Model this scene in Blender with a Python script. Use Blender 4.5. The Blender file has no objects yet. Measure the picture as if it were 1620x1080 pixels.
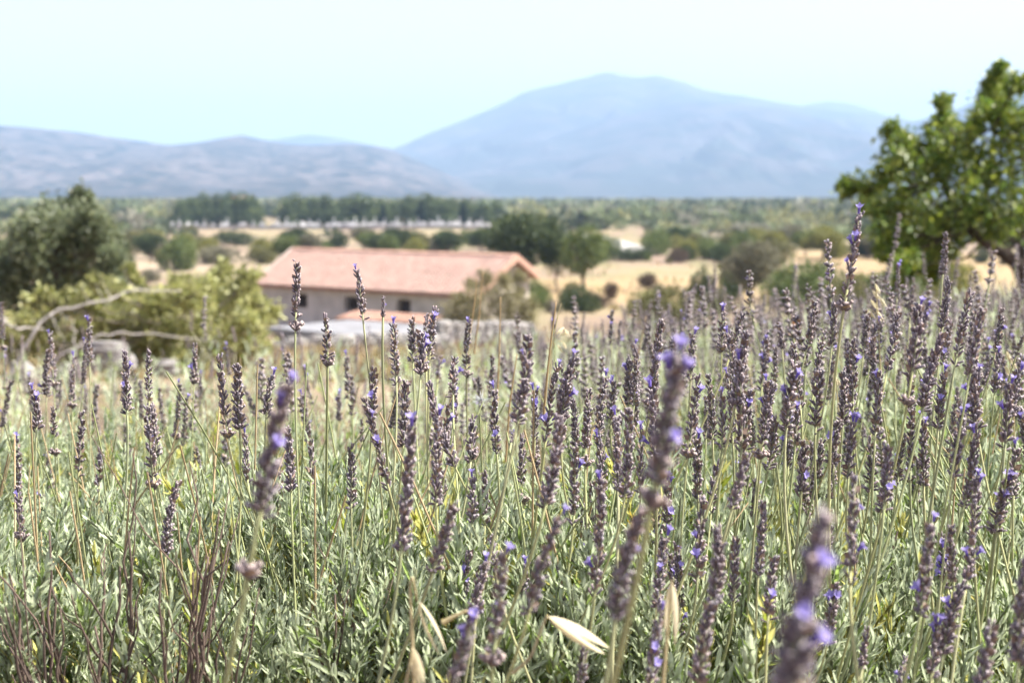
import bpy, math, random
import numpy as np
from mathutils import Matrix, Vector

# ------------------------------------------------------------------ camera, sky, sun, exposure
SC = bpy.context.scene
COL = SC.collection
F_PX = 2366.0                    # focal length in photo pixels (1620 wide)
PITCH = math.atan(230.0 / F_PX)
CAM = np.array([0.0, 0.0, 0.75])

cam_d = bpy.data.cameras.new('camera')
cam_d.sensor_width = 36.0
cam_d.lens = 36.0 * F_PX / 1620.0
cam_d.clip_start = 0.05
cam_d.clip_end = 40000.0
cam_d.dof.use_dof = True
cam_d.dof.focus_distance = 1.12
cam_d.dof.aperture_fstop = 11.5
cam_d.dof.aperture_blades = 0
cam = bpy.data.objects.new('camera', cam_d)
COL.objects.link(cam)
cam.location = CAM
cam.rotation_euler = (math.pi / 2 - PITCH, 0, 0)
SC.camera = cam

SUN_EL, SUN_AZ = math.radians(52), math.radians(82)      # azimuth clockwise from the view direction (+Y)
world = bpy.data.worlds.new('World')
SC.world = world
world.use_nodes = True
wn = world.node_tree
wn.nodes.clear()
sky = wn.nodes.new('ShaderNodeTexSky')
sky.sky_type = 'NISHITA'
sky.sun_disc = False
sky.sun_elevation = SUN_EL
sky.sun_rotation = SUN_AZ
sky.altitude = 800
sky.air_density = 0.85
sky.dust_density = 2.6
sky.ozone_density = 0.0
bgn = wn.nodes.new('ShaderNodeBackground')
bgn.inputs['Strength'].default_value = 0.100
wo = wn.nodes.new('ShaderNodeOutputWorld')
hsv = wn.nodes.new('ShaderNodeHueSaturation')           # thin whitish summer haze: less saturated sky all round
hsv.inputs['Hue'].default_value = 0.555
hsv.inputs['Saturation'].default_value = 0.50
wn.links.new(sky.outputs[0], hsv.inputs['Color'])
wn.links.new(hsv.outputs[0], bgn.inputs[0])
wn.links.new(bgn.outputs[0], wo.inputs[0])

sun_d = bpy.data.lights.new('sun', 'SUN')
sun_d.energy = 5.0
sun_d.angle = math.radians(0.5)
sun_d.color = (1.0, 0.95, 0.86)
sun = bpy.data.objects.new('sun', sun_d)
COL.objects.link(sun)
sdir = Vector((math.sin(SUN_AZ) * math.cos(SUN_EL), math.cos(SUN_AZ) * math.cos(SUN_EL), math.sin(SUN_EL)))
sun.rotation_euler = sdir.to_track_quat('Z', 'Y').to_euler()
sun.location = (30, 10, 40)

SC.view_settings.view_transform = 'Standard'
SC.view_settings.look = 'None'
SC.view_settings.gamma = 1.0
SC.view_settings.exposure = 1.6
SC.view_settings.use_curve_mapping = False
SC.render.engine = 'CYCLES'
SC.cycles.use_denoising = True
SC.cycles.max_bounces = 4
SC.cycles.transparent_max_bounces = 4
SC.cycles.volume_bounces = 0
SC.cycles.use_adaptive_sampling = True
SC.cycles.adaptive_threshold = 0.03

rng = np.random.default_rng(7)
random.seed(7)

# ------------------------------------------------------------------ helpers
def P(px, py, depth):
    """point seen at photo pixel (px, py) at a depth along the optical axis"""
    f = np.array([0, math.cos(PITCH), -math.sin(PITCH)])
    u = np.array([0, math.sin(PITCH), math.cos(PITCH)])
    r = np.array([1.0, 0, 0])
    return CAM + depth * (f + (px - 810.0) / F_PX * r + (540.0 - py) / F_PX * u)

def tag(o, label=None, cat=None, group=None, kind=None):
    if label: o['label'] = label
    if cat: o['category'] = cat
    if group: o['group'] = group
    if kind: o['kind'] = kind
    return o

def empty(name, loc=(0, 0, 0), rz=0.0, scale=1.0):
    o = bpy.data.objects.new(name, None)
    o.empty_display_size = 0.05
    COL.objects.link(o)
    o.location = Vector([float(v) for v in loc])
    o.rotation_euler = (0, 0, rz)
    o.scale = (scale, scale, scale) if not hasattr(scale, '__len__') else scale
    return o

def put(name, mesh, parent=None, mat4=None):
    o = bpy.data.objects.new(name, mesh)
    COL.objects.link(o)
    if parent is not None: o.parent = parent
    if mat4 is not None: o.matrix_local = mat4
    return o

def frames(dirs, roll=None):
    """(N,3,3) rotation matrices whose z column is dirs"""
    z = np.asarray(dirs, float)
    z = z / np.linalg.norm(z, axis=1, keepdims=True)
    ref = np.where(np.abs(z[:, 2:3]) > 0.95, np.array([[1.0, 0, 0]]), np.array([[0, 0, 1.0]]))
    x = np.cross(ref, z); x /= np.linalg.norm(x, axis=1, keepdims=True)
    y = np.cross(z, x)
    if roll is not None:
        c, s = np.cos(roll)[:, None], np.sin(roll)[:, None]
        x, y = x * c + y * s, -x * s + y * c
    return np.stack([x, y, z], axis=2)

class MB:
    """collects geometry in numpy arrays and links it as ONE mesh"""
    def __init__(self):
        self.V, self.Q, self.T, self.C, self.n = [], [], [], [], 0
    def add(self, V, Q=None, T=None, C=(1, 1, 1)):
        V = np.asarray(V, float)
        C = np.asarray(C, float)
        if C.ndim == 1: C = np.tile(C, (len(V), 1))
        self.V.append(V); self.C.append(C)
        if Q is not None and len(Q): self.Q.append(np.asarray(Q, int) + self.n)
        if T is not None and len(T): self.T.append(np.asarray(T, int) + self.n)
        self.n += len(V)
        return self
    def arrays(self):
        V = np.concatenate(self.V); C = np.concatenate(self.C)
        Q = np.concatenate(self.Q) if self.Q else np.zeros((0, 4), int)
        T = np.concatenate(self.T) if self.T else np.zeros((0, 3), int)
        return V, Q, T, C
    def inst(self, tpl, R, T, S=None, C=None):
        """add N copies of a template (V,Q,T,C)"""
        tv, tq, tt, tc = tpl
        N = len(T)
        if N == 0: return self
        R = np.asarray(R, float)
        if S is not None:
            S = np.asarray(S, float)
            if S.ndim == 1: S = S[:, None] * np.ones((1, 3))
            R = R * S[:, None, :]
        V = np.einsum('nij,vj->nvi', R, tv) + np.asarray(T)[:, None, :]
        cc = np.tile(tc[None], (N, 1, 1))
        if C is not None: cc = cc * np.asarray(C)[:, None, :]
        off = (np.arange(N) * len(tv))[:, None, None]
        Q = (tq[None] + off).reshape(-1, 4) if len(tq) else None
        TT = (tt[None] + off).reshape(-1, 3) if len(tt) else None
        return self.add(V.reshape(-1, 3), Q, TT, np.clip(cc.reshape(-1, 3), 0, 1))
    def tube(self, pts, rad, sides=6, C=(1, 1, 1), cap=True):
        pts = np.asarray(pts, float); n = len(pts)
        rad = np.broadcast_to(np.asarray(rad, float), (n,))
        t = np.gradient(pts, axis=0)
        Fm = frames(t)
        for i in range(1, n):                 # keep frames from flipping
            x = Fm[i - 1, :, 0]; z = Fm[i, :, 2]
            x = x - z * np.dot(x, z); x /= np.linalg.norm(x) + 1e-9
            Fm[i, :, 0] = x; Fm[i, :, 1] = np.cross(z, x)
        a = np.arange(sides) * 2 * math.pi / sides
        ring = np.cos(a)[None, :, None] * Fm[:, None, :, 0] + np.sin(a)[None, :, None] * Fm[:, None, :, 1]
        V = (pts[:, None, :] + ring * rad[:, None, None]).reshape(-1, 3)
        i, j = np.meshgrid(np.arange(n - 1), np.arange(sides), indexing='ij')
        j2 = (j + 1) % sides
        Q = np.stack([i * sides + j, i * sides + j2, (i + 1) * sides + j2, (i + 1) * sides + j], -1).reshape(-1, 4)
        T = None
        C = np.asarray(C, float)
        if C.ndim == 2: C = np.repeat(C, sides, axis=0)
        if cap:
            V = np.vstack([V, pts[-1] + t[-1] * 0.0])
            k = (n - 1) * sides
            T = np.stack([k + np.arange(sides), k + (np.arange(sides) + 1) % sides, np.full(sides, n * sides)], -1)
            if C.ndim == 2: C = np.vstack([C, C[-1]])
        return self.add(V, Q, T, C)
    def box(self, c, s, R=None, C=(1, 1, 1)):
        c = np.asarray(c, float); s = np.asarray(s, float) / 2
        v = np.array([[x, y, z] for x in (-1, 1) for y in (-1, 1) for z in (-1, 1)]) * s
        if R is not None: v = v @ np.asarray(R).T
        q = [[0, 1, 3, 2], [4, 6, 7, 5], [0, 4, 5, 1], [2, 3, 7, 6], [0, 2, 6, 4], [1, 5, 7, 3]]
        return self.add(v + c, q, None, C)
    def mesh(self, name, mat, smooth=True):
        V, Q, T, C = self.arrays()
        me = bpy.data.meshes.new(name)
        nq, nt = len(Q), len(T)
        me.vertices.add(len(V))
        me.vertices.foreach_set('co', V.astype(np.float32).ravel())
        me.loops.add(nq * 4 + nt * 3)
        me.loops.foreach_set('vertex_index', np.concatenate([Q.ravel(), T.ravel()]).astype(np.int32))
        me.polygons.add(nq + nt)
        ls = np.concatenate([np.arange(nq) * 4, nq * 4 + np.arange(nt) * 3]).astype(np.int32)
        me.polygons.foreach_set('loop_start', ls)
        me.polygons.foreach_set('use_smooth', np.full(nq + nt, smooth, dtype=bool))
        me.update(calc_edges=True)
        at = me.color_attributes.new('tint', 'FLOAT_COLOR', 'POINT')
        at.data.foreach_set('color', np.hstack([C, np.ones((len(C), 1))]).astype(np.float32).ravel())
        me.materials.append(mat)
        return me
    def build(self, name, mat, parent=None, smooth=True, mat4=None):
        return put(name, self.mesh(name, mat, smooth), parent, mat4)

def tpl_of(mb):
    return mb.arrays()

# value noise ------------------------------------------------------
_perm = np.random.default_rng(3).random((256, 256))
def vnoise(x, y):
    x = np.asarray(x, float); y = np.asarray(y, float)
    xi = np.floor(x).astype(int); yi = np.floor(y).astype(int)
    fx = x - xi; fy = y - yi
    fx = fx * fx * (3 - 2 * fx); fy = fy * fy * (3 - 2 * fy)
    g = lambda a, b: _perm[a & 255, b & 255]
    return (g(xi, yi) * (1 - fx) + g(xi + 1, yi) * fx) * (1 - fy) + (g(xi, yi + 1) * (1 - fx) + g(xi + 1, yi + 1) * fx) * fy
def fbm(x, y, o=4):
    s, a, t = 0.0, 0.5, 0.0
    for k in range(o):
        s = s + a * vnoise(x * 2 ** k + 17.3 * k, y * 2 ** k + 9.1 * k); t += a; a *= 0.5
    return s / t
def smooth01(a, b, x):
    t = np.clip((np.asarray(x, float) - a) / (b - a), 0, 1)
    return t * t * (3 - 2 * t)

# ------------------------------------------------------------------ materials
def mat(name, rough=0.8, trans=0.0, nscale=0.0, namt=0.25, bump=0.0, spec=0.3, col=None, sheen=0.0, coord='Object'):
    """vertex tint x noise; optional light passing through thin leaves"""
    m = bpy.data.materials.new(name); m.use_nodes = True
    nt = m.node_tree; N = nt.nodes; L = nt.links
    b = N['Principled BSDF']
    b.inputs['Roughness'].default_value = rough
    b.inputs['Specular IOR Level'].default_value = spec
    if sheen: b.inputs['Sheen Weight'].default_value = sheen
    at = N.new('ShaderNodeAttribute'); at.attribute_name = 'tint'
    c = at.outputs['Color']
    if col is not None:
        rg = N.new('ShaderNodeRGB'); rg.outputs[0].default_value = (*col, 1); c = rg.outputs[0]
    if nscale:
        tc = N.new('ShaderNodeTexCoord')
        nz = N.new('ShaderNodeTexNoise'); nz.inputs['Scale'].default_value = nscale; nz.inputs['Detail'].default_value = 5
        L.new(tc.outputs[coord], nz.inputs['Vector'])
        mr = N.new('ShaderNodeMapRange')
        mr.inputs['From Min'].default_value = 0.25; mr.inputs['From Max'].default_value = 0.75
        mr.inputs['To Min'].default_value = 1 - namt; mr.inputs['To Max'].default_value = 1 + namt
        L.new(nz.outputs['Fac'], mr.inputs['Value'])
        mx = N.new('ShaderNodeMix'); mx.data_type = 'RGBA'; mx.blend_type = 'MULTIPLY'; mx.inputs['Factor'].default_value = 1
        L.new(c, mx.inputs['A']); L.new(mr.outputs[0], mx.inputs['B'])
        c = mx.outputs['Result']
        if bump:
            bp = N.new('ShaderNodeBump'); bp.inputs['Strength'].default_value = bump; bp.inputs['Distance'].default_value = 1.0 / nscale * 0.3
            L.new(nz.outputs['Fac'], bp.inputs['Height']); L.new(bp.outputs[0], b.inputs['Normal'])
    L.new(c, b.inputs['Base Color'])
    if trans:
        tr = N.new('ShaderNodeBsdfTranslucent'); L.new(c, tr.inputs['Color'])
        ms = N.new('ShaderNodeMixShader'); ms.inputs[0].default_value = trans
        L.new(b.outputs[0], ms.inputs[1]); L.new(tr.outputs[0], ms.inputs[2])
        L.new(ms.outputs[0], N['Material Output'].inputs['Surface'])
    return m

M = {
    'ground': mat('ground_earth', 0.95, nscale=0.9, namt=0.3, bump=0.3, coord='Generated'),
    'leaf': mat('lavender_leaf', 0.75, trans=0.45, nscale=240, namt=0.14, spec=0.25, sheen=0.15),
    'calyx': mat('lavender_calyx', 0.85, trans=0.10, nscale=420, namt=0.28, spec=0.2, sheen=0.25),
    'stem': mat('lavender_stem', 0.7, trans=0.12, nscale=260, namt=0.14, spec=0.3),
    'petal': mat('lavender_petal', 0.6, trans=0.35, nscale=300, namt=0.1),
    'twig': mat('dry_twig', 0.9, nscale=150, namt=0.35, bump=0.2),
    'straw': mat('dry_straw', 0.6, trans=0.35, nscale=180, namt=0.12),
    'bark': mat('bark', 0.95, nscale=9, namt=0.4, bump=0.5),
    'tree_leaf': mat('tree_leaf', 0.42, trans=0.42, nscale=5, namt=0.2, spec=0.55),
    'far_leaf': mat('far_leaf', 0.7, trans=0.3, nscale=0.9, namt=0.15),
    'stone': mat('field_stone', 0.9, nscale=2.4, namt=0.3, bump=0.4),
    'plaster': mat('old_plaster', 0.95, nscale=1.3, namt=0.28, bump=0.3),
    'tile': mat('roof_tile', 0.85, nscale=1.1, namt=0.08, bump=0.2),
    'wood': mat('dark_wood', 0.8, nscale=4, namt=0.3),
    'marble': mat('white_marble', 0.5, nscale=1.5, namt=0.08),
    'rock': mat('mountain', 1.0, nscale=0.0, spec=0.0),
}

# ------------------------------------------------------------------ terrain
_PD = np.array([0, 60, 72, 85, 100, 130, 180, 250, 470, 1500, 14000.])
_PZ = np.array([0, -5.1, -5.85, -6.4, -6.85, -7.45, -7.95, -8.25, -8.75, -9.25, -9.25])
_fd = np.concatenate([np.linspace(0, 150, 601), np.linspace(151, 1600, 400), [14000]])
_fz = np.interp(_fd, _PD, _PZ)
_k = np.ones(33) / 33
_fz[16:600] = np.convolve(_fz, _k, 'same')[16:600]
def g(x, y):
    x = np.asarray(x, float); y = np.asarray(y, float)
    base = np.where(y >= 0, np.interp(y, _fd, _fz), -0.03 * y)
    fade = 1 - smooth01(15, 45, np.abs(y))
    sp = np.log1p(np.exp(np.clip(x * 2.2, -30, 30))) / 2.2
    side = 0.085 * np.minimum(sp, 9) * fade
    bump = (fbm(x * 0.35, y * 0.35, 3) - 0.5) * 0.35 * smooth01(10, 25, y) + (fbm(x * .02 + 5, y * .02, 3) - .5) * 1.2 * smooth01(90, 200, y)
    return base + side + bump
def hit(px, py):
    """where the line of sight through a photo pixel meets the ground"""
    d = np.concatenate([np.linspace(0.6, 60, 800), np.linspace(60, 600, 1500), np.linspace(600, 6000, 1500)])
    f = np.array([0, math.cos(PITCH), -math.sin(PITCH)]); u = np.array([0, math.sin(PITCH), math.cos(PITCH)]); r = np.array([1.0, 0, 0])
    dv = f + (px - 810) / F_PX * r + (540 - py) / F_PX * u
    p = CAM + d[:, None] * dv
    below = p[:, 2] < g(p[:, 0], p[:, 1])
    i = int(np.argmax(below)) if below.any() else len(d) - 1
    return p[i], d[i]
def canopy(x, y):
    return g(x, y) + 0.54 + (fbm(np.asarray(x) * 3.4 + 4, np.asarray(y) * 3.4, 3) - 0.5) * 0.21

def sinh_axis(lo, hi, n, k):
    t = np.linspace(math.asinh(lo / k), math.asinh(hi / k), n)
    return np.sinh(t) * k
gx = sinh_axis(-8800, 8800, 330, 6.0)
gy = np.concatenate([-sinh_axis(0, 240, 22, 2.0)[::-1][:-1], sinh_axis(0, 12300, 420, 14.0)])
X, Y = np.meshgrid(gx, gy)
Z = g(X, Y)
n1, n2 = fbm(X * .045, Y * .025, 4), fbm(X * .25 + 9, Y * .25, 3)
n3 = fbm(X * .006 + 3, Y * .004 + 1, 4)
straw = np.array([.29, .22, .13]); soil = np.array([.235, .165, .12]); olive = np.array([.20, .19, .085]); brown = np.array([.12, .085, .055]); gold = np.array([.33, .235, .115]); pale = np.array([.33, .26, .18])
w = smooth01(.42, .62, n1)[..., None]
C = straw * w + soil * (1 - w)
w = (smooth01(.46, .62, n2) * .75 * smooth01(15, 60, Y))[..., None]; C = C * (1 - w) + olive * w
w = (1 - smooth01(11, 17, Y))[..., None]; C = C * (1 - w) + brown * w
def zone(x0, x1, y0, y1, col, amt, s=.25):
    global C
    wv = 0
    fx = smooth01(x0, x0 + (x1 - x0) * s, X) * (1 - smooth01(x1 - (x1 - x0) * s, x1, X))
    fy = smooth01(y0, y0 + (y1 - y0) * s, Y) * (1 - smooth01(y1 - (y1 - y0) * s, y1, Y))
    k = (fx * fy * np.clip(.45 + n2 * .9, 0, 1) * amt)[..., None]
    C = C * (1 - k) + np.array(col) * k
zone(-2, 24, 100, 165, gold, .9)
zone(32, 75, 130, 250, gold, .85)
zone(-75, -24, 150, 250, pale, .9)
zone(-2, 32, 62, 98, soil * .95, .95)
zone(-120, -60, 240, 460, straw, .7)
wf = smooth01(500, 900, Y)[..., None]
far = (olive * .8)[None, None] * smooth01(.40, .55, n3)[..., None] + straw[None, None] * (1 - smooth01(.40, .55, n3)[..., None])
C = C * (1 - wf) + far * wf
nx, ny = len(gx), len(gy)
ii, jj = np.meshgrid(np.arange(ny - 1), np.arange(nx - 1), indexing='ij')
Q = np.stack([ii * nx + jj, ii * nx + jj + 1, (ii + 1) * nx + jj + 1, (ii + 1) * nx + jj], -1).reshape(-1, 4)
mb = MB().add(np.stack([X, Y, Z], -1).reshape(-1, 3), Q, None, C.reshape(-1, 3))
tag(mb.build('ground', M['ground']), kind='structure')

# pale dirt track across the far plain
tr = [(905, 372), (935, 376), (962, 382), (985, 389), (1003, 396), (1012, 404)]
pts = np.array([hit(a, b)[0] for a, b in tr])
mb = MB()
tt = np.linspace(0, len(pts) - 1, 60)
cl = np.stack([np.interp(tt, np.arange(len(pts)), pts[:, k]) for k in range(3)], 1)
tn = np.gradient(cl, axis=0); tn[:, 2] = 0; tn /= np.linalg.norm(tn, axis=1, keepdims=True)
sd = np.stack([tn[:, 1], -tn[:, 0], tn[:, 2] * 0], 1)
vv = []
for k in (-2.6, -1, 1, 2.6):
    q = cl + sd * k; q[:, 2] = g(q[:, 0], q[:, 1]) + .30; vv.append(q)
vv = np.stack(vv, 1).reshape(-1, 3)
a, b = np.meshgrid(np.arange(59), np.arange(3), indexing='ij')
mb.add(vv, np.stack([a * 4 + b, a * 4 + b + 1, (a + 1) * 4 + b + 1, (a + 1) * 4 + b], -1).reshape(-1, 4), None, (.40, .38, .35))
tag(mb.build('dirt_track', M['stone']), kind='structure')

# ------------------------------------------------------------------ mountains
def mountain(name, prof, D, foot, seed, c_rock, c_green, gscale, rough_amt, seg=260, rows=70, back=1500.):
    prof = np.array(prof, float)
    px = np.linspace(prof[0, 0], prof[-1, 0], seg)
    py = np.interp(px, prof[:, 0], prof[:, 1])
    sm = np.ones(5) / 5
    py[2:-2] = np.convolve(py, sm, 'same')[2:-2]
    xs = (px - 810) / F_PX * D
    hz = 310 - 0.0
    Hh = (hz - py) / F_PX * D + 10.0 + 0.0
    Hh = np.maximum(Hh, 0)
    rn = (fbm(xs / 220 + seed, xs * 0 + seed, 4) - .5) * rough_amt * .35
    Hh = Hh + rn * (Hh > 8)
    t = np.concatenate([np.linspace(0, 1, rows), np.linspace(1, 2, 14)[1:]])
    Tm, Xm = np.meshgrid(t, xs, indexing='ij')
    Hm = np.tile(Hh, (len(t), 1))
    front = np.minimum(Tm, 1)
    yy = np.where(Tm <= 1, foot + (D - foot) * Tm, D + back * (Tm - 1))
    # spurs and gullies running down the slope
    warp = (fbm(Xm / 900 + seed, yy / 900, 3) - .5) * 900
    rid = 1 - np.abs(2 * fbm((Xm + warp) / (D * .045) + seed * 3, yy / (D * .16), 5) - 1)
    shape = np.where(Tm <= 1, front ** 1.25, 1 - .8 * (Tm - 1))
    zz = -9.5 + (Hm) * shape + (rid - .62) * rough_amt * 3.2 * np.where(Tm <= 1, np.sin(np.pi * np.clip(Tm, 0, 1)) ** .8, 0) * np.clip(Hm / 120, 0, 1.5)
    zz = np.maximum(zz, -10.8)
    xx = Xm * np.where(Tm <= 1, .9 + .1 * Tm, 1)
    k = smooth01(.42, .58, fbm(xx / gscale + seed, yy / gscale + zz / gscale, 5))
    k = np.clip(k + smooth01(.35, .05, front) * .6, 0, 1)[..., None]
    Cc = np.array(c_rock) * (1 - k) + np.array(c_green) * k
    Cc = Cc * (.8 + .4 * fbm(xx / 60, yy / 60 + zz / 30, 3))[..., None]
    n = len(xs); r = len(t)
    a, b = np.meshgrid(np.arange(r - 1), np.arange(n - 1), indexing='ij')
    Qm = np.stack([a * n + b, a * n + b + 1, (a + 1) * n + b + 1, (a + 1) * n + b], -1).reshape(-1, 4)
    o = MB().add(np.stack([xx, yy, zz], -1).reshape(-1, 3), Qm, None, Cc.reshape(-1, 3)).build(name, M['rock'])
    return tag(o, kind='structure')

rockc, greenc = (.085, .075, .07), (.045, .05, .042)
mountain('rocky_ridge', [(-900, 215), (-500, 190), (-200, 186), (-60, 194), (0, 199), (60, 204), (130, 211), (200, 221), (270, 231), (310, 228), (345, 222), (385, 215), (415, 222), (450, 228), (490, 231), (560, 228), (612, 235), (670, 258), (730, 284), (800, 312)], 5000, 2600, 1.7, (.125, .10, .088), (.022, .026, .022), 34, 7, seg=520, rows=120)
mountain('distant_hill', [(340, 250), (400, 232), (440, 222), (490, 214), (530, 218), (580, 229), (630, 238), (700, 262)], 9800, 8200, 4.2, rockc, greenc, 400, 20, seg=120, rows=40)
mountain('main_mountain', [(520, 300), (600, 246), (640, 230), (690, 209), (740, 190), (800, 165), (830, 148), (880, 137), (930, 124), (960, 117), (985, 124), (1010, 126), (1035, 123), (1070, 131), (1110, 144), (1150, 152), (1200, 160), (1250, 168), (1290, 175), (1340, 181), (1400, 188), (1460, 196), (1560, 215), (1700, 250), (1900, 300)], 8600, 4800, 2.9, rockc, greenc, 150, 30, seg=420, rows=110)
mountain('front_slope', [(560, 312), (640, 285), (720, 262), (800, 240), (880, 214), (960, 190), (1040, 172), (1100, 165), (1160, 166), (1230, 175), (1300, 190), (1360, 215), (1420, 250), (1500, 300)], 6800, 4200, 7.3, rockc, greenc, 130, 20, seg=300, rows=80)
mountain('distant_peak', [(1180, 200), (1240, 176), (1280, 166), (1310, 163), (1340, 167), (1390, 181), (1440, 193), (1520, 220)], 10600, 9200, 5.1, rockc, greenc, 400, 20, seg=120, rows=40)
mountain('right_mountain', [(1150, 318), (1220, 302), (1290, 270), (1350, 238), (1400, 212), (1450, 192), (1500, 179), (1550, 155), (1590, 134), (1630, 126), (1700, 132), (1850, 150), (2100, 190), (2500, 240)], 6200, 3600, 8.8, rockc, greenc, 130, 20, seg=300, rows=80)

# ------------------------------------------------------------------ haze
mb = MB().box((0, 6100, 369), (17800, 12900, 762))
hz = mb.build('haze', M['rock'], smooth=False)
hm = bpy.data.materials.new('haze_air'); hm.use_nodes = True
hn = hm.node_tree; hn.nodes.clear()
pv = hn.nodes.new('ShaderNodeVolumePrincipled')
pv.inputs['Color'].default_value = (.48, .695, 1.0, 1)
pv.inputs['Density'].default_value = 1.6e-4
pv.inputs['Anisotropy'].default_value = 0.0
ho = hn.nodes.new('ShaderNodeOutputMaterial')
hn.links.new(pv.outputs[0], ho.inputs['Volume'])
hz.data.materials.clear(); hz.data.materials.append(hm)
tag(hz, 'pale blue haze lying over the whole valley', 'haze', kind='stuff')

# ------------------------------------------------------------------ generic far trees
def leaf_quad_template(l=1.0, w=.5, fold=.12):
    V = np.array([[0, 0, 0], [w / 2, fold, l * .45], [0, 0, l], [-w / 2, fold, l * .45], [0, -fold * .4, l * .45]])
    T = np.array([[0, 1, 4], [4, 1, 2], [0, 4, 3], [4, 2, 3]])
    return V, np.zeros((0, 4), int), T, np.ones((5, 3))
LEAFQ = leaf_quad_template()

def crown_leaves(mb, lobes, n, size, base, rg, var=.25, top=None, droop=0.0, shell=.55, lw=1.0):
    """leaf faces through the outer part of a set of ellipsoid lobes (cx,cy,cz,rx,ry,rz)"""
    lobes = np.array(lobes, float)
    vol = lobes[:, 3] * lobes[:, 4] * lobes[:, 5]
    wv = vol ** .67; wv /= wv.sum()
    k = rg.choice(len(lobes), n, p=wv)
    d = rg.normal(size=(n, 3)); d /= np.linalg.norm(d, axis=1, keepdims=True)
    r = shell + (1.06 - shell) * rg.random(n) ** .6 + np.where(rg.random(n) < .22, .30 * rg.random(n), 0)
    pos = lobes[k, :3] + d * r[:, None] * lobes[k, 3:]
    dirs = d * .6 + rg.normal(size=(n, 3)) * .55 + np.array([0, 0, .25 - droop])
    tone = 1 + (rg.random((n, 1)) - .5) * 2 * var
    lobe_t = 1 + (rg.random((len(lobes), 1)) - .5) * .3
    C = np.asarray(base)[None] * tone * lobe_t[k]
    if top is not None:
        m = rg.random(n)[:, None] < .22
        C = np.where(m, np.asarray(top)[None] * tone, C)
    s = size * (0.7 + .6 * rg.random(n))
    S = np.stack([s * lw, s, s], 1)
    mb.inst(LEAFQ, frames(dirs, rg.random(n) * 6.28), pos, S, C)

def lobed(rg, n, spread=.55, r0=.42, flat=.8):
    out = [(0, 0, .95, .55, .55, .6)]
    for i in range(n):
        a = i / n * 6.283 + rg.random() * .9
        rr = spread * (.6 + .5 * rg.random()); h = .55 + .85 * rg.random()
        s = r0 * (.75 + .5 * rg.random())
        out.append((math.cos(a) * rr, math.sin(a) * rr, h, s, s, s * flat))
    return out

def trunk_mesh(rg, h, r, nl=4, reach=.5, top=1.0, col=(.16, .12, .09)):
    mb = MB()
    z = np.linspace(-.06, h, 6); wob = rg.normal(size=(6, 2)) * r * .5; wob[0] = 0
    mb.tube(np.column_stack([wob, z]), np.linspace(r * 1.25, r * .7, 6), 7, col)
    for i in range(nl):
        a = i / nl * 6.28 + rg.random(); e = np.array([math.cos(a) * reach, math.sin(a) * reach, h + (top - h) * (.5 + .5 * rg.random())])
        s = np.array([wob[4, 0], wob[4, 1], h * .85]); m = (s + e) / 2 + np.array([0, 0, -.06]) + rg.normal(size=3) * .03
        mb.tube([s, (s + m) / 2, m, (m + e) / 2, e], [r * .62, r * .5, r * .4, r * .28, r * .12], 5, col)
    return mb.mesh('trunk', M['bark'])

KINDS = {
    'dark': ((.05, .072, .03), (.10, .125, .045)), 'green': ((.115, .155, .05), (.20, .23, .075)),
    'olive': ((.150, .150, .060), (.22, .21, .09)), 'yellow': ((.20, .205, .055), (.29, .27, .08)),
    'grey': ((.16, .155, .10), (.23, .215, .14)), 'brown': ((.105, .075, .055), (.16, .12, .08)),
    'pine': ((.085, .12, .05), (.17, .20, .07)), 'cypress': ((.020, .034, .018), (.03, .05, .02)),
}
VAR = {}
def variant(kind, form, i):
    key = (kind, form, i)
    if key in VAR: return VAR[key]
    rg = np.random.default_rng(abs(hash((len(kind) * 7 + ord(kind[0]) * 31 + ord(kind[-1]), ord(form[0]), i))) % 2 ** 31)
    mb = MB(); b, t = KINDS[kind]
    if form == 'tree':
        lob = lobed(rg, 8, .5, .40)
        lob = [(x, y, z * .72 + .48, a, c, d) for x, y, z, a, c, d in lob]
        crown_leaves(mb, lob, 2600, .13, b, rg, .35, t)
        tr_ = trunk_mesh(rg, .55, .07, 4, .4, 1.1)
    elif form == 'bush':
        lob = lobed(rg, 8, .62, .40, .75)
        lob = [(x, y, max(z * .62 - .06, .2), a, c, d) for x, y, z, a, c, d in lob]
        crown_leaves(mb, lob, 2200, .125, b, rg, .35, t)
        tr_ = trunk_mesh(rg, .2, .05, 4, .45, .7)
    else:                                       # conifer: tall, narrow, pointed or domed
        lob = []
        tall = 1.9
        wd = .30 if kind == 'cypress' else .50
        for j in range(11):
            f = j / 10; rr = wd * (1 - (.8 if kind == 'cypress' else .55) * f ** 1.6) * (.8 + .4 * rg.random())
            a = rg.random() * 6.28
            lob.append((math.cos(a) * rr * .4, math.sin(a) * rr * .4, (.30 if kind == 'cypress' else .20) + f * (tall - .42), rr * .8, rr * .8, .22))
        crown_leaves(mb, lob, 2200, .11, b, rg, .35, t)
        tr_ = trunk_mesh(rg, .5, .05, 0)
    VAR[key] = (mb.mesh('crown', M['far_leaf']), tr_)
    return VAR[key]

def far_plant(name, kind, form, i, loc, w_m, h_m, label, cat, group=None, rz=None):
    crown, trk = variant(kind, form, i)
    hu = {'tree': 1.75, 'bush': 1.15, 'conifer': 1.95}[form]; wu = {'tree': 1.7, 'bush': 1.9, 'conifer': .9}[form]
    if kind == 'cypress': wu = .55
    sxy = w_m / wu; sz = h_m / hu
    o = empty(name, loc, rz if rz is not None else random.random() * 6.28, (sxy, sxy, sz))
    put('crown', crown, o); put('trunk', trk, o)
    return tag(o, label, cat, group)

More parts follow.
